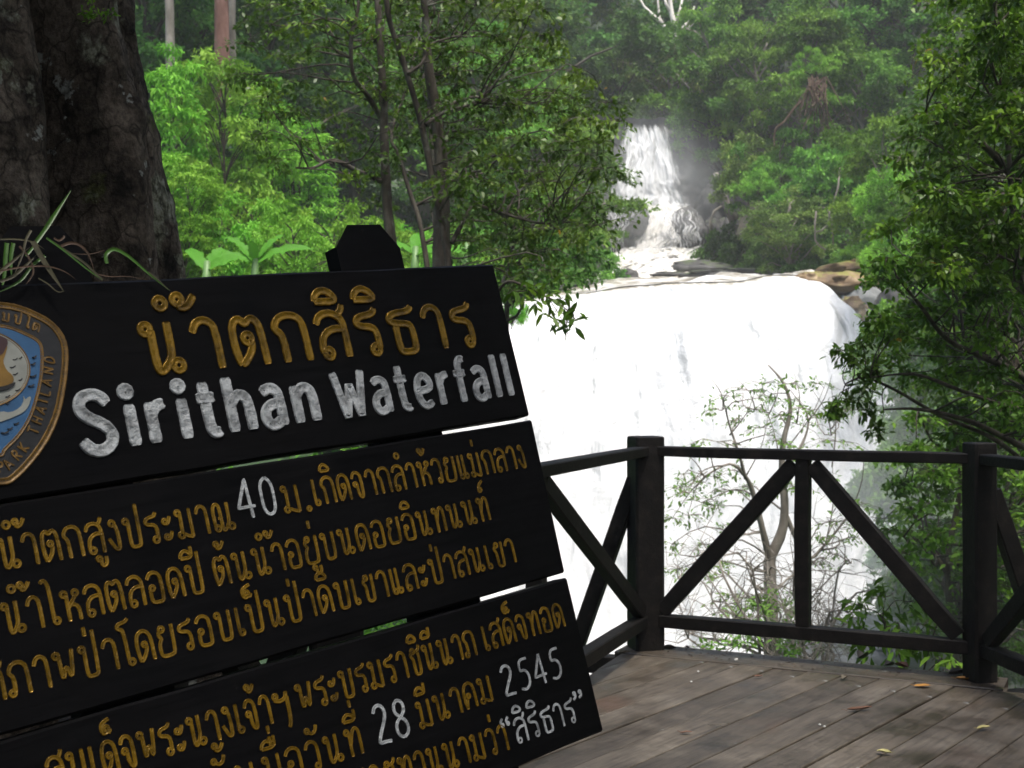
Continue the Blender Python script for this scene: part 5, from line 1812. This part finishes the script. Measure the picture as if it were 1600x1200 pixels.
def stroke(m, pts, r_, place, closed=False, jit=.09, hgt=.34, rl=random):
    """half round moulding along pts (metres, x right y up); place(x,y,n)->local point. Chisel marks ripple its crest."""
    step = max(r_ * .42, .0022)
    pts = resample(pts, step)
    if closed and len(pts) > 3: pts = pts[:-1]
    n_ = len(pts)
    if n_ < 2: return
    _layer[0] = (_layer[0] + 1) % 7
    lift = .0004 + .00013 * _layer[0]
    PR = ((1.0, -1), (.93, .75), (.78, 1.0), (.45, .52), (0, .30), (-.45, .52), (-.78, 1.0), (-.93, .75), (-1.0, -1))
    K = len(PR)
    vs = []
    for i, p in enumerate(pts):
        a = pts[(i - 1) % n_] if closed else pts[max(i - 1, 0)]
        b_ = pts[(i + 1) % n_] if closed else pts[min(i + 1, n_ - 1)]
        tx, ty = b_[0] - a[0], b_[1] - a[1]
        q = math.hypot(tx, ty) or 1
        nx, ny = -ty / q, tx / q
        e_ = 1.0
        if not closed:
            k = min(i, n_ - 1 - i) * step / r_
            e_ = math.sqrt(max(0.4, 1 - (1 - min(1, k + .3)) ** 2))
        rr_ = r_ * e_ * (1 + rl.uniform(-.05, .05))
        hh = r_ * hgt * e_
        rip = (jit if i % 2 else -jit) * 2 + rl.uniform(-jit, jit)
        for x_, z_ in PR:
            zz = -.001 if z_ < 0 else hh * (z_ + (rip * (1.1 - abs(x_)) if abs(x_) < .7 else 0)) + lift
            vs.append(place(p[0] + nx * rr_ * x_, p[1] + ny * rr_ * x_, zz))
    fs = []
    lim = n_ if closed else n_ - 1
    for i in range(lim):
        for k in range(K - 1):
            a, b_ = i * K + k, ((i + 1) % n_) * K + k
            fs.append((a, a + 1, b_ + 1, b_))
    if not closed:
        fs.append(tuple(range(K)))
        fs.append(tuple((n_ - 1) * K + k for k in range(K - 1, -1, -1)))
    m.add(vs, fs)


def clusters(text):
    out_ = []
    for ch in text:
        if ch in MARK and out_: out_[-1][1].append(ch)
        elif ch == 'ำ' and out_:
            out_[-1][1].insert(0, 'ํ')
            out_.append([ch, []])
        else: out_.append([ch, []])
    return out_


def draw_text(text, p0, p1, H, rs, mat, plank, wx=1.0, track=.10, nm='letter', frame=None, sizes=None):
    """text from picture point p0 to p1 along its baseline; letters are pieces of the plank"""
    if frame is None:
        a, b_ = uv_of(*p0), uv_of(*p1)
        a, b_ = Vector((a[0], -a[1])), Vector((b_[0], -b_[1]))
    else:
        a, b_ = Vector(p0), Vector(p1)
    L_ = (b_ - a).length
    dx = (b_ - a).normalized()
    dy = Vector((-dx.y, dx.x)) if frame else Vector((0, 1))
    cl_ = clusters(text)
    tot = sum(float(GL[c].split('|')[0]) for c, _ in cl_) + track * (len(cl_) - 1)
    sx = L_ / tot
    x = 0
    for c, marks in cl_:
        wd = float(GL[c].split('|')[0])
        s = GL[c].split('|', 1)[1]
        sts = parse(s)
        high = ('ิ' in marks or 'ี' in marks or 'ื' in marks or 'ั' in marks) and 'ํ' not in marks
        for mk in marks:
            src = MARK[mk]
            off = 0
            if high and mk in HIGH: src = HIGH[mk]
            if 'ํ' in marks and mk == '้': off = .46
            if c == 'ป' and mk in ('่', '็', 'ี'): off = -.18 if mk != '่' else -.1
            for q in parse(src):
                if q[0] == 'ring': sts.append(('ring', q[1] + off, q[2], q[3]))
                else: sts.append((q[0], [(u + off, v) for u, v in q[1]]))
        if sts:
            m = MB()

            def T(u, v):
                p = a + dx * ((x + u) * sx) + dy * (v * H)
                return (p.x, p.y)

            def place(X, Y, n_):
                return L3(X, -Y, n_)
            for q in sts:
                if q[0] == 'ring':
                    _, cx0, cy0, r0 = q
                    rx = max(r0 * H * 1.05, rs * 1.15) if r0 > 0 else rs * .62
                    c0 = T(cx0, cy0)
                    ring = [(c0[0] + rx * math.cos(2 * PI * k / 20), c0[1] + rx * math.sin(2 * PI * k / 20)) for k in range(21)]
                    stroke(m, ring, rs * .82, place, True)
                else:
                    pp = q[1] if q[0] == 'hard' else chaikin(q[1], 2)
                    stroke(m, [T(*p) for p in pp], rs, place, jit=.2 if rs > .0075 else .1)
            m.build(nm, mat, plank, True)
        x += wd + track


u_a, u_b = uv_of(235, 582), uv_of(733, 538)
G_, Sv = M['gold'], M['silver']
draw_text('น้ำตกสิริธาร', (228, 586), (748, 540), .090, .0078, G_, planks[0], track=.16)
draw_text('Sirithan', (128, 708), (503, 656), .094, .0106, Sv, planks[0], track=.12)
draw_text('Waterfall', (531, 654), (806, 617), .088, .0084, Sv, planks[0], track=.12)
p_ = planks[1]
draw_text('น้ำตกสูงประมาณ', (0, 892), (372, 826), .049, .0033, G_, p_, track=.12)
draw_text('40', (374, 812), (438, 803), .068, .0030, Sv, p_)
draw_text('ม.', (444, 802), (490, 796), .049, .0033, G_, p_, track=.12)
draw_text('เกิดจากลำห้วยแม่กลาง', (492, 791), (824, 730), .049, .0033, G_, p_, track=.12)
draw_text('มี', (-62, 1003), (-12, 996), .049, .0033, G_, p_)
draw_text('น้ำไหลตลอดปี', (8, 994), (322, 924), .049, .0033, G_, p_, track=.12)
draw_text('ต้นน้ำอยู่บนดอยอินทนนท์', (338, 917), (768, 812), .049, .0033, G_, p_, track=.12)
draw_text('สภาพป่าโดยรอบเป็นป่าดิบเขาและป่าสนเขา', (-22, 1101), (808, 878), .049, .0033, G_, p_, track=.12)
p_ = planks[2]
draw_text('สมเด็จพระนางเจ้า', (78, 1238), (428, 1130), .049, .0033, G_, p_, track=.12)
draw_text('ฯ', (432, 1129), (460, 1120), .048, .0037, G_, p_)
draw_text('พระบรมราชินีนาถ', (468, 1115), (746, 1023), .049, .0033, G_, p_, track=.12)
draw_text('เสด็จทอด', (758, 1018), (884, 978), .049, .0033, G_, p_, track=.12)
draw_text('ครั้งเมื่อวันที่', (300, 1272), (570, 1176), .049, .0033, G_, p_, track=.12)
draw_text('28', (590, 1165), (645, 1149), .070, .0032, Sv, p_)
draw_text('มีนาคม', (656, 1140), (772, 1093), .049, .0033, G_, p_, track=.12)
draw_text('2545', (788, 1090), (882, 1057), .060, .0028, Sv, p_)
draw_text('ราชทานนามว่า', (560, 1250), (797, 1171), .049, .0033, G_, p_, track=.12)
draw_text('“', (788, 1170), (806, 1163), .048, .0026, Sv, p_)
draw_text('สิริธาร', (808, 1163), (902, 1127), .048, .0026, Sv, p_, track=.1)
draw_text('”', (902, 1127), (920, 1120), .048, .0026, Sv, p_)

# --- the round-shouldered shield emblem, half of it inside the frame
crest = empty('emblem', (0, 0, 0))
crest.parent = sign
crest['label'] = 'shield emblem with gold rim, blue field, white disc and lettering round the edge'


def uvp(px, py):
    a = uv_of(px, py)
    return (a[0], -a[1])


ax = uvp(7, 752)[0]
axis_u = lambda y: ax
right_o = [uvp(*p) for p in ((-64, 474), (-30, 474), (-4, 477), (22, 480), (50, 490), (80, 506), (98, 530), (102, 556), (98, 600), (88, 650), (68, 692), (40, 728), (16, 750), (7, 752))]
right_i = [uvp(*p) for p in ((-54, 506), (-30, 507), (-6, 509), (14, 512), (38, 522), (58, 532), (65, 545), (64, 590), (50, 645), (30, 680), (4, 704), (-3, 712))]


def mirror(r_):
    v0_ = r_[-1][1]
    r_ = [(max(u, ax + .004), v) for u, v in r_]
    return r_ + [(2 * ax - u, v) for (u, v) in reversed(r_)]


def fill(name, pts, n_, mat, parent):
    m = MB()
    pts = chaikin(pts + [pts[0]], 1)[:-1]
    k = len(pts)
    m.add([L3(u, -v, n_) for u, v in pts] + [L3(u, -v, -.001) for u, v in pts], [tuple(range(k - 1, -1, -1))] + [(i, (i + 1) % k, (i + 1) % k + k, i + k) for i in range(k)])
    return m.build(name, mat, parent)


def cstroke(name, pts, r_, mat, parent=crest, closed=False, hgt=.5, base=0.0):
    m = MB()
    stroke(m, chaikin(pts, 2), r_, lambda X, Y, n_: L3(X, -Y, n_ + base), closed, .05, hgt)
    return m.build(name, mat, parent, True)


so, si = mirror(right_o), mirror(right_i)
fill('shield', so, .0015, M['black'], crest)
cstroke('rim', so + [so[0]], .0058, M['gold_dull'], closed=True)
fill('field', si, .003, M['blue'], crest)
cstroke('inner_rim', si + [si[0]], .0028, M['gold_dull'], closed=True, base=.002)
cc = uvp(-38, 577)
rx = uvp(44, 575)[0] - cc[0]
ry = abs(uvp(-38, 516)[1] - cc[1])
disc = [(cc[0] + rx * math.cos(2 * PI * k / 36), cc[1] + ry * math.sin(2 * PI * k / 36)) for k in range(36)]
fill('disc', disc, .0045, M['white'], crest)
cstroke('disc_rim', disc + [disc[0]], .0026, M['gold_dull'], closed=True, base=.003)
fill('figure', [uvp(*p) for p in ((-22, 590), (-24, 560), (-14, 540), (-6, 528), (4, 532), (10, 540), (6, 556), (2, 566), (8, 580), (18, 588), (20, 598), (8, 604), (-6, 606), (-18, 604))], .0062, M['yellow'], crest)
fill('figure_head', [uvp(*p) for p in ((-12, 540), (-8, 526), (4, 528), (11, 536), (5, 548), (1, 556), (-8, 556))], .0074, M['maroon'], crest)
fill('figure_base', [uvp(*p) for p in ((-20, 604), (-4, 606), (10, 604), (24, 597), (16, 608), (0, 613), (-14, 610))], .0070, M['black'], crest)
# foaming wave
fill('wave', [uvp(*p) for p in ((-20, 650), (0, 643), (14, 646), (30, 638), (36, 626), (34, 618), (38, 626), (44, 620), (47, 622), (43, 636), (34, 646), (16, 654), (0, 660), (-20, 664))], .0048, M['white'], crest)
rr = random.Random(3)
for x, y, w_ in ((52, 558, 6), (50, 569, 7), (50, 588, 10), (47, 603, 9), (22, 562, 8), (18, 574, 9), (22, 585, 8), (30, 594, 6), (26, 610, 8), (10, 620, 7), (6, 676, 12), (14, 670, 8), (24, 662, 8), (10, 630, 5), (30, 560, 5)):
    cstroke('ripple', [uvp(x - w_ / 2, y + 1), uvp(x, y + 2), uvp(x + w_ / 2, y - 1.5)], .0011, M['black'], hgt=.6, base=.004)


def path_text(txt, path, H, mat, nm='letter', r_=.0015, fl=False):
    """letters standing on a path of sign plane points"""
    P = resample(path, .002)
    ln = [0]
    for a, b_ in zip(P[:-1], P[1:]): ln.append(ln[-1] + math.hypot(b_[0] - a[0], b_[1] - a[1]))
    cl_ = clusters(txt)
    tot = sum(float(GL[c].split('|')[0]) for c, _ in cl_) + .28 * len(cl_)
    sx = ln[-1] / tot
    x = 0
    for c, mk in cl_:
        wd = float(GL[c].split('|')[0])
        s = (x + wd / 2) * sx
        i = min(range(len(ln)), key=lambda k: abs(ln[k] - s))
        i = max(1, min(i, len(P) - 2))
        tx, ty = P[i + 1][0] - P[i - 1][0], P[i + 1][1] - P[i - 1][1]
        q = math.hypot(tx, ty)
        tx, ty = tx / q, ty / q
        ux, uy = -ty, tx
        m = MB()
        sts = parse(GL[c].split('|', 1)[1])
        def T(u, v):
            uu = (u - wd / 2) * sx
            return (P[i][0] + tx * uu + ux * v * H, P[i][1] + ty * uu + uy * v * H)
        for g_ in sts:
            if g_[0] == 'ring':
                c0 = T(g_[1], g_[2])
                stroke(m, [(c0[0] + r_ * 1.2 * math.cos(k * PI / 5), c0[1] + r_ * 1.2 * math.sin(k * PI / 5)) for k in range(11)], r_ * .8, lambda X, Y, n_: L3(X, -Y, n_ + .002), True, .05)
            else:
                pp = g_[1] if g_[0] == 'hard' else chaikin(g_[1], 1)
                stroke(m, [T(*p) for p in pp], r_, lambda X, Y, n_: L3(X, -Y, n_ + .002), False, .05)
        if sts: m.build(nm, mat, crest)
        x += wd + .28


# up the right hand edge, read from the foot of the shield
path_text('PARK THAILAND', [uvp(*p) for p in ((-4, 740), (14, 736), (40, 708), (58, 680), (72, 640), (80, 600), (86, 552))], .017, M['gold_dull'])
path_text('NATIONAL', [uvp(*p) for p in ((-170, 560), (-150, 610), (-120, 660), (-80, 700), (-40, 728), (-12, 742))], .017, M['gold_dull'])
path_text('อทยานแหงนมปไต', [uvp(*p) for p in ((-150, 520), (-110, 505), (-60, 497), (-6, 500), (26, 506), (64, 522))], .014, M['gold_dull'])
# pale scuff under the emblem
m = MB()

# ------------------------------------------------------------------ grass tuft draped over the sign's upper left
gr = empty('grass_tuft', wp(*uv_of(60, 452), .0), 'tuft of green and withered grass blades draped over the upper left edge of the sign', 'grass')
gb = gr.location.copy()


def on_sign(px, py, off):
    u, v = uv_of(px, py, off)
    return wp(u, v, off)


def blade(pts, wpx, mat, off=.02, tw=0.0):
    q = [on_sign(x, y, off + (z[0] if z else 0)) - gb for x, y, *z in pts]
    qq = []
    for a in range(len(q) - 1):
        p0, p1, p2, p3 = q[max(a - 1, 0)], q[a], q[a + 1], q[min(a + 2, len(q) - 1)]
        for s in (0, .2, .4, .6, .8):
            qq.append(.5 * ((2 * p1) + (p2 - p0) * s + (2 * p0 - 5 * p1 + 4 * p2 - p3) * s * s + (3 * p1 - p0 - 3 * p2 + p3) * s ** 3))
    qq.append(q[-1])
    k = len(qq)
    P = np.zeros((k, 3, 3))
    for i, p in enumerate(qq):
        t = (qq[min(i + 1, k - 1)] - qq[max(i - 1, 0)]).normalized()
        s = t.cross(nf)
        if s.length < .05: s = t.cross(up)
        s.normalize()
        tt = i / (k - 1)
        wv = wpx / F * 2.05 * .36 * (math.sin(PI * (.12 + .88 * (1 - tt))) ** .5 if tt > .5 else 1) * (1 - tt ** 4)
        fold = nf * wv * .7
        P[i, 0] = p + s * wv + fold
        P[i, 1] = p
        P[i, 2] = p - s * wv + fold
    return grid_mesh('blade', P, mat, gr)


Gn, Dr, Rd = M['blade_green'], M['blade_dry'], M['blade_red']
blade([(56, 378), (75, 352), (92, 325), (112, 296)], 9, Gn, .0, )
blade([(40, 400), (56, 380), (80, 340), (112, 297)], 6, Gn, -.01)
blade([(166, 412), (165, 398), (178, 390), (200, 401), (232, 428), (266, 455)], 9, Gn, .012)
blade([(72, 372), (100, 392), (135, 420), (160, 438)], 5, Gn, .015)
blade([(160, 438), (130, 410), (100, 390), (80, 375)], 6, Dr, .01)
blade([(0, 374), (25, 374), (50, 378), (70, 390)], 4, Dr, .02)
blade([(50, 378), (62, 400), (78, 425), (100, 456)], 13, Dr, .028)
blade([(48, 360), (40, 375), (34, 400), (22, 430)], 6, Dr, .02)
blade([(0, 424), (30, 418), (70, 416), (100, 424), (120, 438)], 4, Rd, .03)
blade([(0, 440), (20, 432), (40, 415), (60, 395)], 7, Dr, .022)
blade([(60, 435), (75, 444), (90, 456), (102, 454)], 3, Dr, .035)
blade([(95, 385), (110, 380), (125, 384), (138, 398), (148, 425)], 7, Rd, .0)
blade([(84, 372), (92, 376), (100, 370), (98, 368)], 5, Rd, .01)
blade([(110, 396), (140, 397), (165, 390)], 2.5, Rd, -.01)
blade([(145, 426), (170, 432), (200, 432), (235, 438)], 2.5, Rd, .01)
blade([(10, 380), (8, 400), (6, 430), (2, 455)], 10, Gn, -.03)
blade([(20, 380), (16, 405), (18, 432)], 9, Gn, -.03)
blade([(-20, 450), (0, 425), (20, 408), (48, 385)], 8, Dr, .01)
blade([(70, 400), (50, 415), (30, 440), (-5, 458)], 7, Gn, .015)
blade([(232, 425), (245, 435), (258, 448), (268, 455)], 3, Dr, .016)
blade([(30, 385), (44, 402), (52, 425), (40, 445)], 5, Rd, .02)

# ------------------------------------------------------------------ the big trunk behind the sign
bt_ = Vector((-1.75, 4.1, 0))
big = empty('big_tree', (bt_.x, bt_.y, -1.3), 'massive dark mottled tree trunk with a deep black flute behind the sign', 'tree')
nth, nz = 420, 420
zz_ = np.linspace(-1.3, 7.5, nz)
edge_px = np.interp((600 - (zz_ - EYE) / 4.1 * F) if False else 600 - (zz_ - EYE) * F / 4.1, [-900, 0, 60, 180, 260, 340, 425, 700, 1500], [130, 196, 206, 230, 252, 262, 268, 320, 500])
Rz = (edge_px - 800) / F * 4.1 - bt_.x
TH_, ZG = np.meshgrid(np.linspace(0, 2 * PI, nth), zz_, indexing='ij')
Rg = np.broadcast_to(Rz[None, :], TH_.shape)
# flutes: deep cleft facing the viewer (-y) slightly right
def dang(a, c): return (a - c + PI) % (2 * PI) - PI
cl1 = dang(TH_, -.60 + .04 * np.sin(ZG * 1.3))
cl2 = dang(TH_, -1.06 + .06 * np.sin(ZG * 1.7 + 1))
cl3 = dang(TH_, .02 + (1.9 - ZG) * .16)
R_ = Rg * (1 - .5 * np.exp(-(np.abs(cl1) / .15) ** 2.4) - .06 * np.exp(-(cl2 / .06) ** 2) - .1 * np.exp(-(cl3 / .1) ** 2))
R_ = R_ * (1 + .035 * np.sin(TH_ * 5 + ZG * .8) * .6) + fbm(np.cos(TH_) * 2.2 + 9, np.sin(TH_) * 2.2 + 9, ZG * 1.6 + 20, 4) * .035 + fbm(np.cos(TH_) * 9 + 9, np.sin(TH_) * 9 + 9, ZG * 7 + 40, 4) * .016
R_[-1] = R_[0]
P = np.stack([np.cos(TH_) * R_, np.sin(TH_) * R_, ZG + 1.3], -1)
P = P[:, ::1]
tr_ = grid_mesh('trunk', P, M['bark_big'], big, uv=False)
# unseen upper crown, spread wide and dense to shade deck and sign
r9 = np.random.default_rng(91)
rr = random.Random(91)
bm_ = MB()
cc_ = []
for k in range(64):
    c = Vector((rr.uniform(-3.5, 6.5), rr.uniform(-10.5, 1.6), rr.uniform(6.6, 9.8)))
    c.z = max(c.z, 1.3 + EYE + .36 * (c.y + bt_.y) + 1.2)
    cc_.append(c)
    bm_.tube(limb(Vector((0, 0, rr.uniform(6, 8.5))), c, .05, 6, .08, rr), [.11 * (1 - .85 * j / 6) + .01 for j in range(7)], 6, cap=False)
bm_.build('branches', M['bark_big'], big, True)
crown('crown', [tuple(c) for c in cc_], np.array([1.1, 1.1, .4]), 16, 16, .17, .08, M['leaf_canopy'], big, r=r9)
# unseen wood added behind the viewer to keep light off sign and deck
r9 = np.random.default_rng(92)
k_ = 420
a_ = r9.uniform(PI * .93, PI * 2.07, k_)
q_ = r9.uniform(6.5, 10.5, k_)
cw = np.stack([np.cos(a_) * q_ + .5, np.sin(a_) * q_ + 1.0, r9.uniform(-2, 11, k_)], -1)
P, D, Nn, tn = clump_leaves(cw, np.array([1.3, 1.3, .8]), 12, 10, .3, .4, .6, r9)
o = leaf_mesh('wood', P, D, Nn, r9.uniform(.22, .4, len(P)), r9.uniform(.12, .2, len(P)), M['leaf_canopy'], None, False, tn, r9)
tag(o, 'unseen dark wood added around the near end of the deck for shade', kind='stuff')
# little fern on the trunk
fb = at(140, 12, 3.62)
fe = empty('moss_fern', fb, 'tiny bright green creeper tuft clinging to the big trunk at the picture top', 'plant')
crown('foliage', [tuple(at(x, y, 3.62 + z) - fb) for x, y, z in ((138, 2, 0), (150, 18, .0), (136, 22, .0), (165, 22, .02), (142, -12, 0))], np.array([.03, .02, .02]), 6, 5, .014, .008, M['leaf_fresh'], fe, r=np.random.default_rng(4))


# ------------------------------------------------------------------ litter on the deck
def deck_at(px, py, z=.006):
    d_ = (EYE - z) * F / (py - 600)
    return Vector(((px - 800) / F * d_, d_, z))


def dead_leaf(px, py, L_, Wd, rz, mat, label, curl=.25):
    n_ = 9
    P = np.zeros((n_, 5, 3))
    for i in range(n_):
        t = i / (n_ - 1)
        w_ = Wd * .5 * math.sin(PI * (t * .94 + .03)) ** .8
        for j, k in enumerate((-1, -.5, 0, .5, 1)):
            P[i, j] = ((t - .5) * L_, k * w_, .004 + curl * w_ * k * k + .12 * L_ * (t - .5) ** 2 * 2 * curl + .002 * float(vnoise(t * 4 + px, k)))
    o = grid_mesh('fallen_leaf', P, mat)
    o.location = deck_at(px, py)
    o.rotation_euler = (0, 0, rz)
    m_ = MB()
    m_.tube([(-.5 * L_, 0, .006), (-.62 * L_, .004, .01), (-.72 * L_, .002, .012)], [.0012, .001, .001], 4)
    s = m_.build('stalk', mat, o)
    return tag(o, label, 'leaf')


dead_leaf(1442, 1073, .085, .045, .1, M['dead_orange'], 'orange yellow leaf lying flat on the boards below the bottom rail')
dead_leaf(1343, 1110, .13, .025, .35, M['dead_brown'], 'long thin reddish brown leaf in the middle of the right boards', .8)
dead_leaf(1381, 1177, .055, .035, 2.6, M['dead_yellow'], 'small yellowish leaf near the bottom edge of the picture', .5)
dead_leaf(1537, 1139, .075, .025, .5, M['dead_yellow'], 'pale green leaf at the upper end of the grey crack on the right', .6)
dead_leaf(1320, 1061, .06, .035, 1.0, M['dead_grey'], 'curled grey leaf on the boards under the king post side', .9)
dead_leaf(1409, 1043, .08, .05, 2.2, M['dead_brown'], 'brown curled leaf at the deck edge between king post and right post', .9)
dead_leaf(1348, 1030, .07, .06, .6, M['dead_dark'], 'blackish crumpled leaf standing on the deck edge', 1.3)
dead_leaf(1500, 1055, .12, .05, .2, M['dead_dark'], 'dark crumpled leaf against the foot of the right post', 1.2)
dead_leaf(1510, 1063, .10, .035, -.2, M['dead_orange'], 'orange brown leaf touching the foot of the right post', .7)
dead_leaf(1483, 1051, .07, .04, 1.2, M['dead_grey'], 'grey leaf next to the dark crumpled leaf by the right post', .7)
dead_leaf(1390, 1041, .06, .045, 0.4, M['dead_dark'], 'small black leaf left of the brown curled leaf at the edge', 1.0)
dead_leaf(1557, 1062, .06, .03, .8, M['dead_grey'], 'grey scrap of leaf right of the right post foot', .7)
dead_leaf(1185, 1058, .045, .02, .3, M['dead_brown'], 'tiny rust leaf scrap on the boards right of the corner post', .6)
dead_leaf(1072, 1146, .05, .018, .1, M['dead_brown'], 'small rust scrap on the boards near the sign corner', .5)
dead_leaf(1125, 1134, .09, .006, .35, M['dead_grey'], 'thin grey twig like leaf in the middle of the left boards', .5)
dead_leaf(975, 1022, .07, .04, .5, M['dead_grey'], 'grey leaf litter left of the corner post foot', .9)
dead_leaf(1045, 1015, .08, .04, .1, M['dead_dark'], 'dark leaf litter right of the corner post foot', 1.0)
dead_leaf(1075, 1014, .05, .03, 1.1, M['dead_dark'], 'small dark leaf on the deck edge beyond the corner post', 1.0)
for px, py, lab in ((1150, 1031, 'pale chip standing out on the deck edge right of the corner post'), (1281, 1132, 'white crumb on the boards, left of a pair'), (1288, 1135, 'white crumb on the boards, right of a pair'),
                    (1091, 1049, 'white crumb on the reddish board'), (1080, 1065, 'lowest white crumb on the reddish board')):
    b_ = boulder(deck_at(px, py, .008), (.011, .011, .008) if py < 1040 else (.006, .006, .004), M['chip'], lab, px % 13)
    b_.name = 'pebble'
    b_['category'] = 'pebble'

# ------------------------------------------------------------------ spray and haze
def vol_mat(name, dens, soft=False, col=(.93, .96, .97), nz=0.0, scale=.5):
    m_ = bpy.data.materials.new(name)
    m_.use_nodes = True
    nt = m_.node_tree
    for n_ in list(nt.nodes): nt.nodes.remove(n_)
    o_ = nt.nodes.new('ShaderNodeOutputMaterial')
    v = nt.nodes.new('ShaderNodeVolumePrincipled')
    v.inputs['Color'].default_value = (*col, 1)
    v.inputs['Density'].default_value = dens
    v.inputs['Anisotropy'].default_value = .2
    if soft:
        tc = nt.nodes.new('ShaderNodeTexCoord')
        gr_ = nt.nodes.new('ShaderNodeTexGradient')
        gr_.gradient_type = 'SPHERICAL'
        nt.links.new(tc.outputs['Object'], gr_.inputs[0])
        ns_ = nt.nodes.new('ShaderNodeTexNoise')
        ns_.inputs['Scale'].default_value = 2.2
        ns_.inputs['Detail'].default_value = 3
        nt.links.new(tc.outputs['Object'], ns_.inputs['Vector'])
        mu = nt.nodes.new('ShaderNodeMath'); mu.operation = 'MULTIPLY'
        mr = nt.nodes.new('ShaderNodeMapRange')
        mr.inputs[1].default_value = .35; mr.inputs[2].default_value = .65
        mr.inputs[3].default_value = .3; mr.inputs[4].default_value = 1.2
        nt.links.new(ns_.outputs[0], mr.inputs[0])
        nt.links.new(gr_.outputs[0], mu.inputs[0]); nt.links.new(mr.outputs[0], mu.inputs[1])
        m2 = nt.nodes.new('ShaderNodeMath'); m2.operation = 'MULTIPLY'; m2.inputs[1].default_value = dens
        nt.links.new(mu.outputs[0], m2.inputs[0])
        nt.links.new(m2.outputs[0], v.inputs['Density'])
    nt.links.new(v.outputs[0], o_.inputs['Volume'])
    return m_


m = MB()
m.box(-95, -32, -12, 95, 185, 75)
hz = m.build('haze', vol_mat('haze', .0008))
tag(hz, 'thin damp air in the valley', kind='stuff')


def mist(loc, sz, dens, label):
    n_, k_ = 20, 12
    th, ph = np.meshgrid(np.linspace(0, 2 * PI, n_), np.linspace(0, PI, k_), indexing='ij')
    P = np.stack([np.cos(th) * np.sin(ph), np.sin(th) * np.sin(ph), np.cos(ph)], -1)
    # close the ball
    me = bpy.data.meshes.new('mist')
    import bmesh
    bm = bmesh.new()
    bmesh.ops.create_icosphere(bm, subdivisions=3, radius=1.0)
    bm.to_mesh(me)
    bm.free()
    o = link('mist', me, vol_mat('mist', dens, True))
    o.location = loc
    o.scale = sz
    return tag(o, label, kind='stuff')


mist(at(1025, 290, 70), (4.4, 3.6, 4.8), .15, 'white spray drifting round the upper falls')
mist(at(1385, 640, 43.5), (2.2, 2.6, 5.0), .12, 'thin white spray along the right edge of the main fall')
mist(at(1150, 900, 21), (6, 10, 5), .1, 'white spray rising at the foot of the main fall')
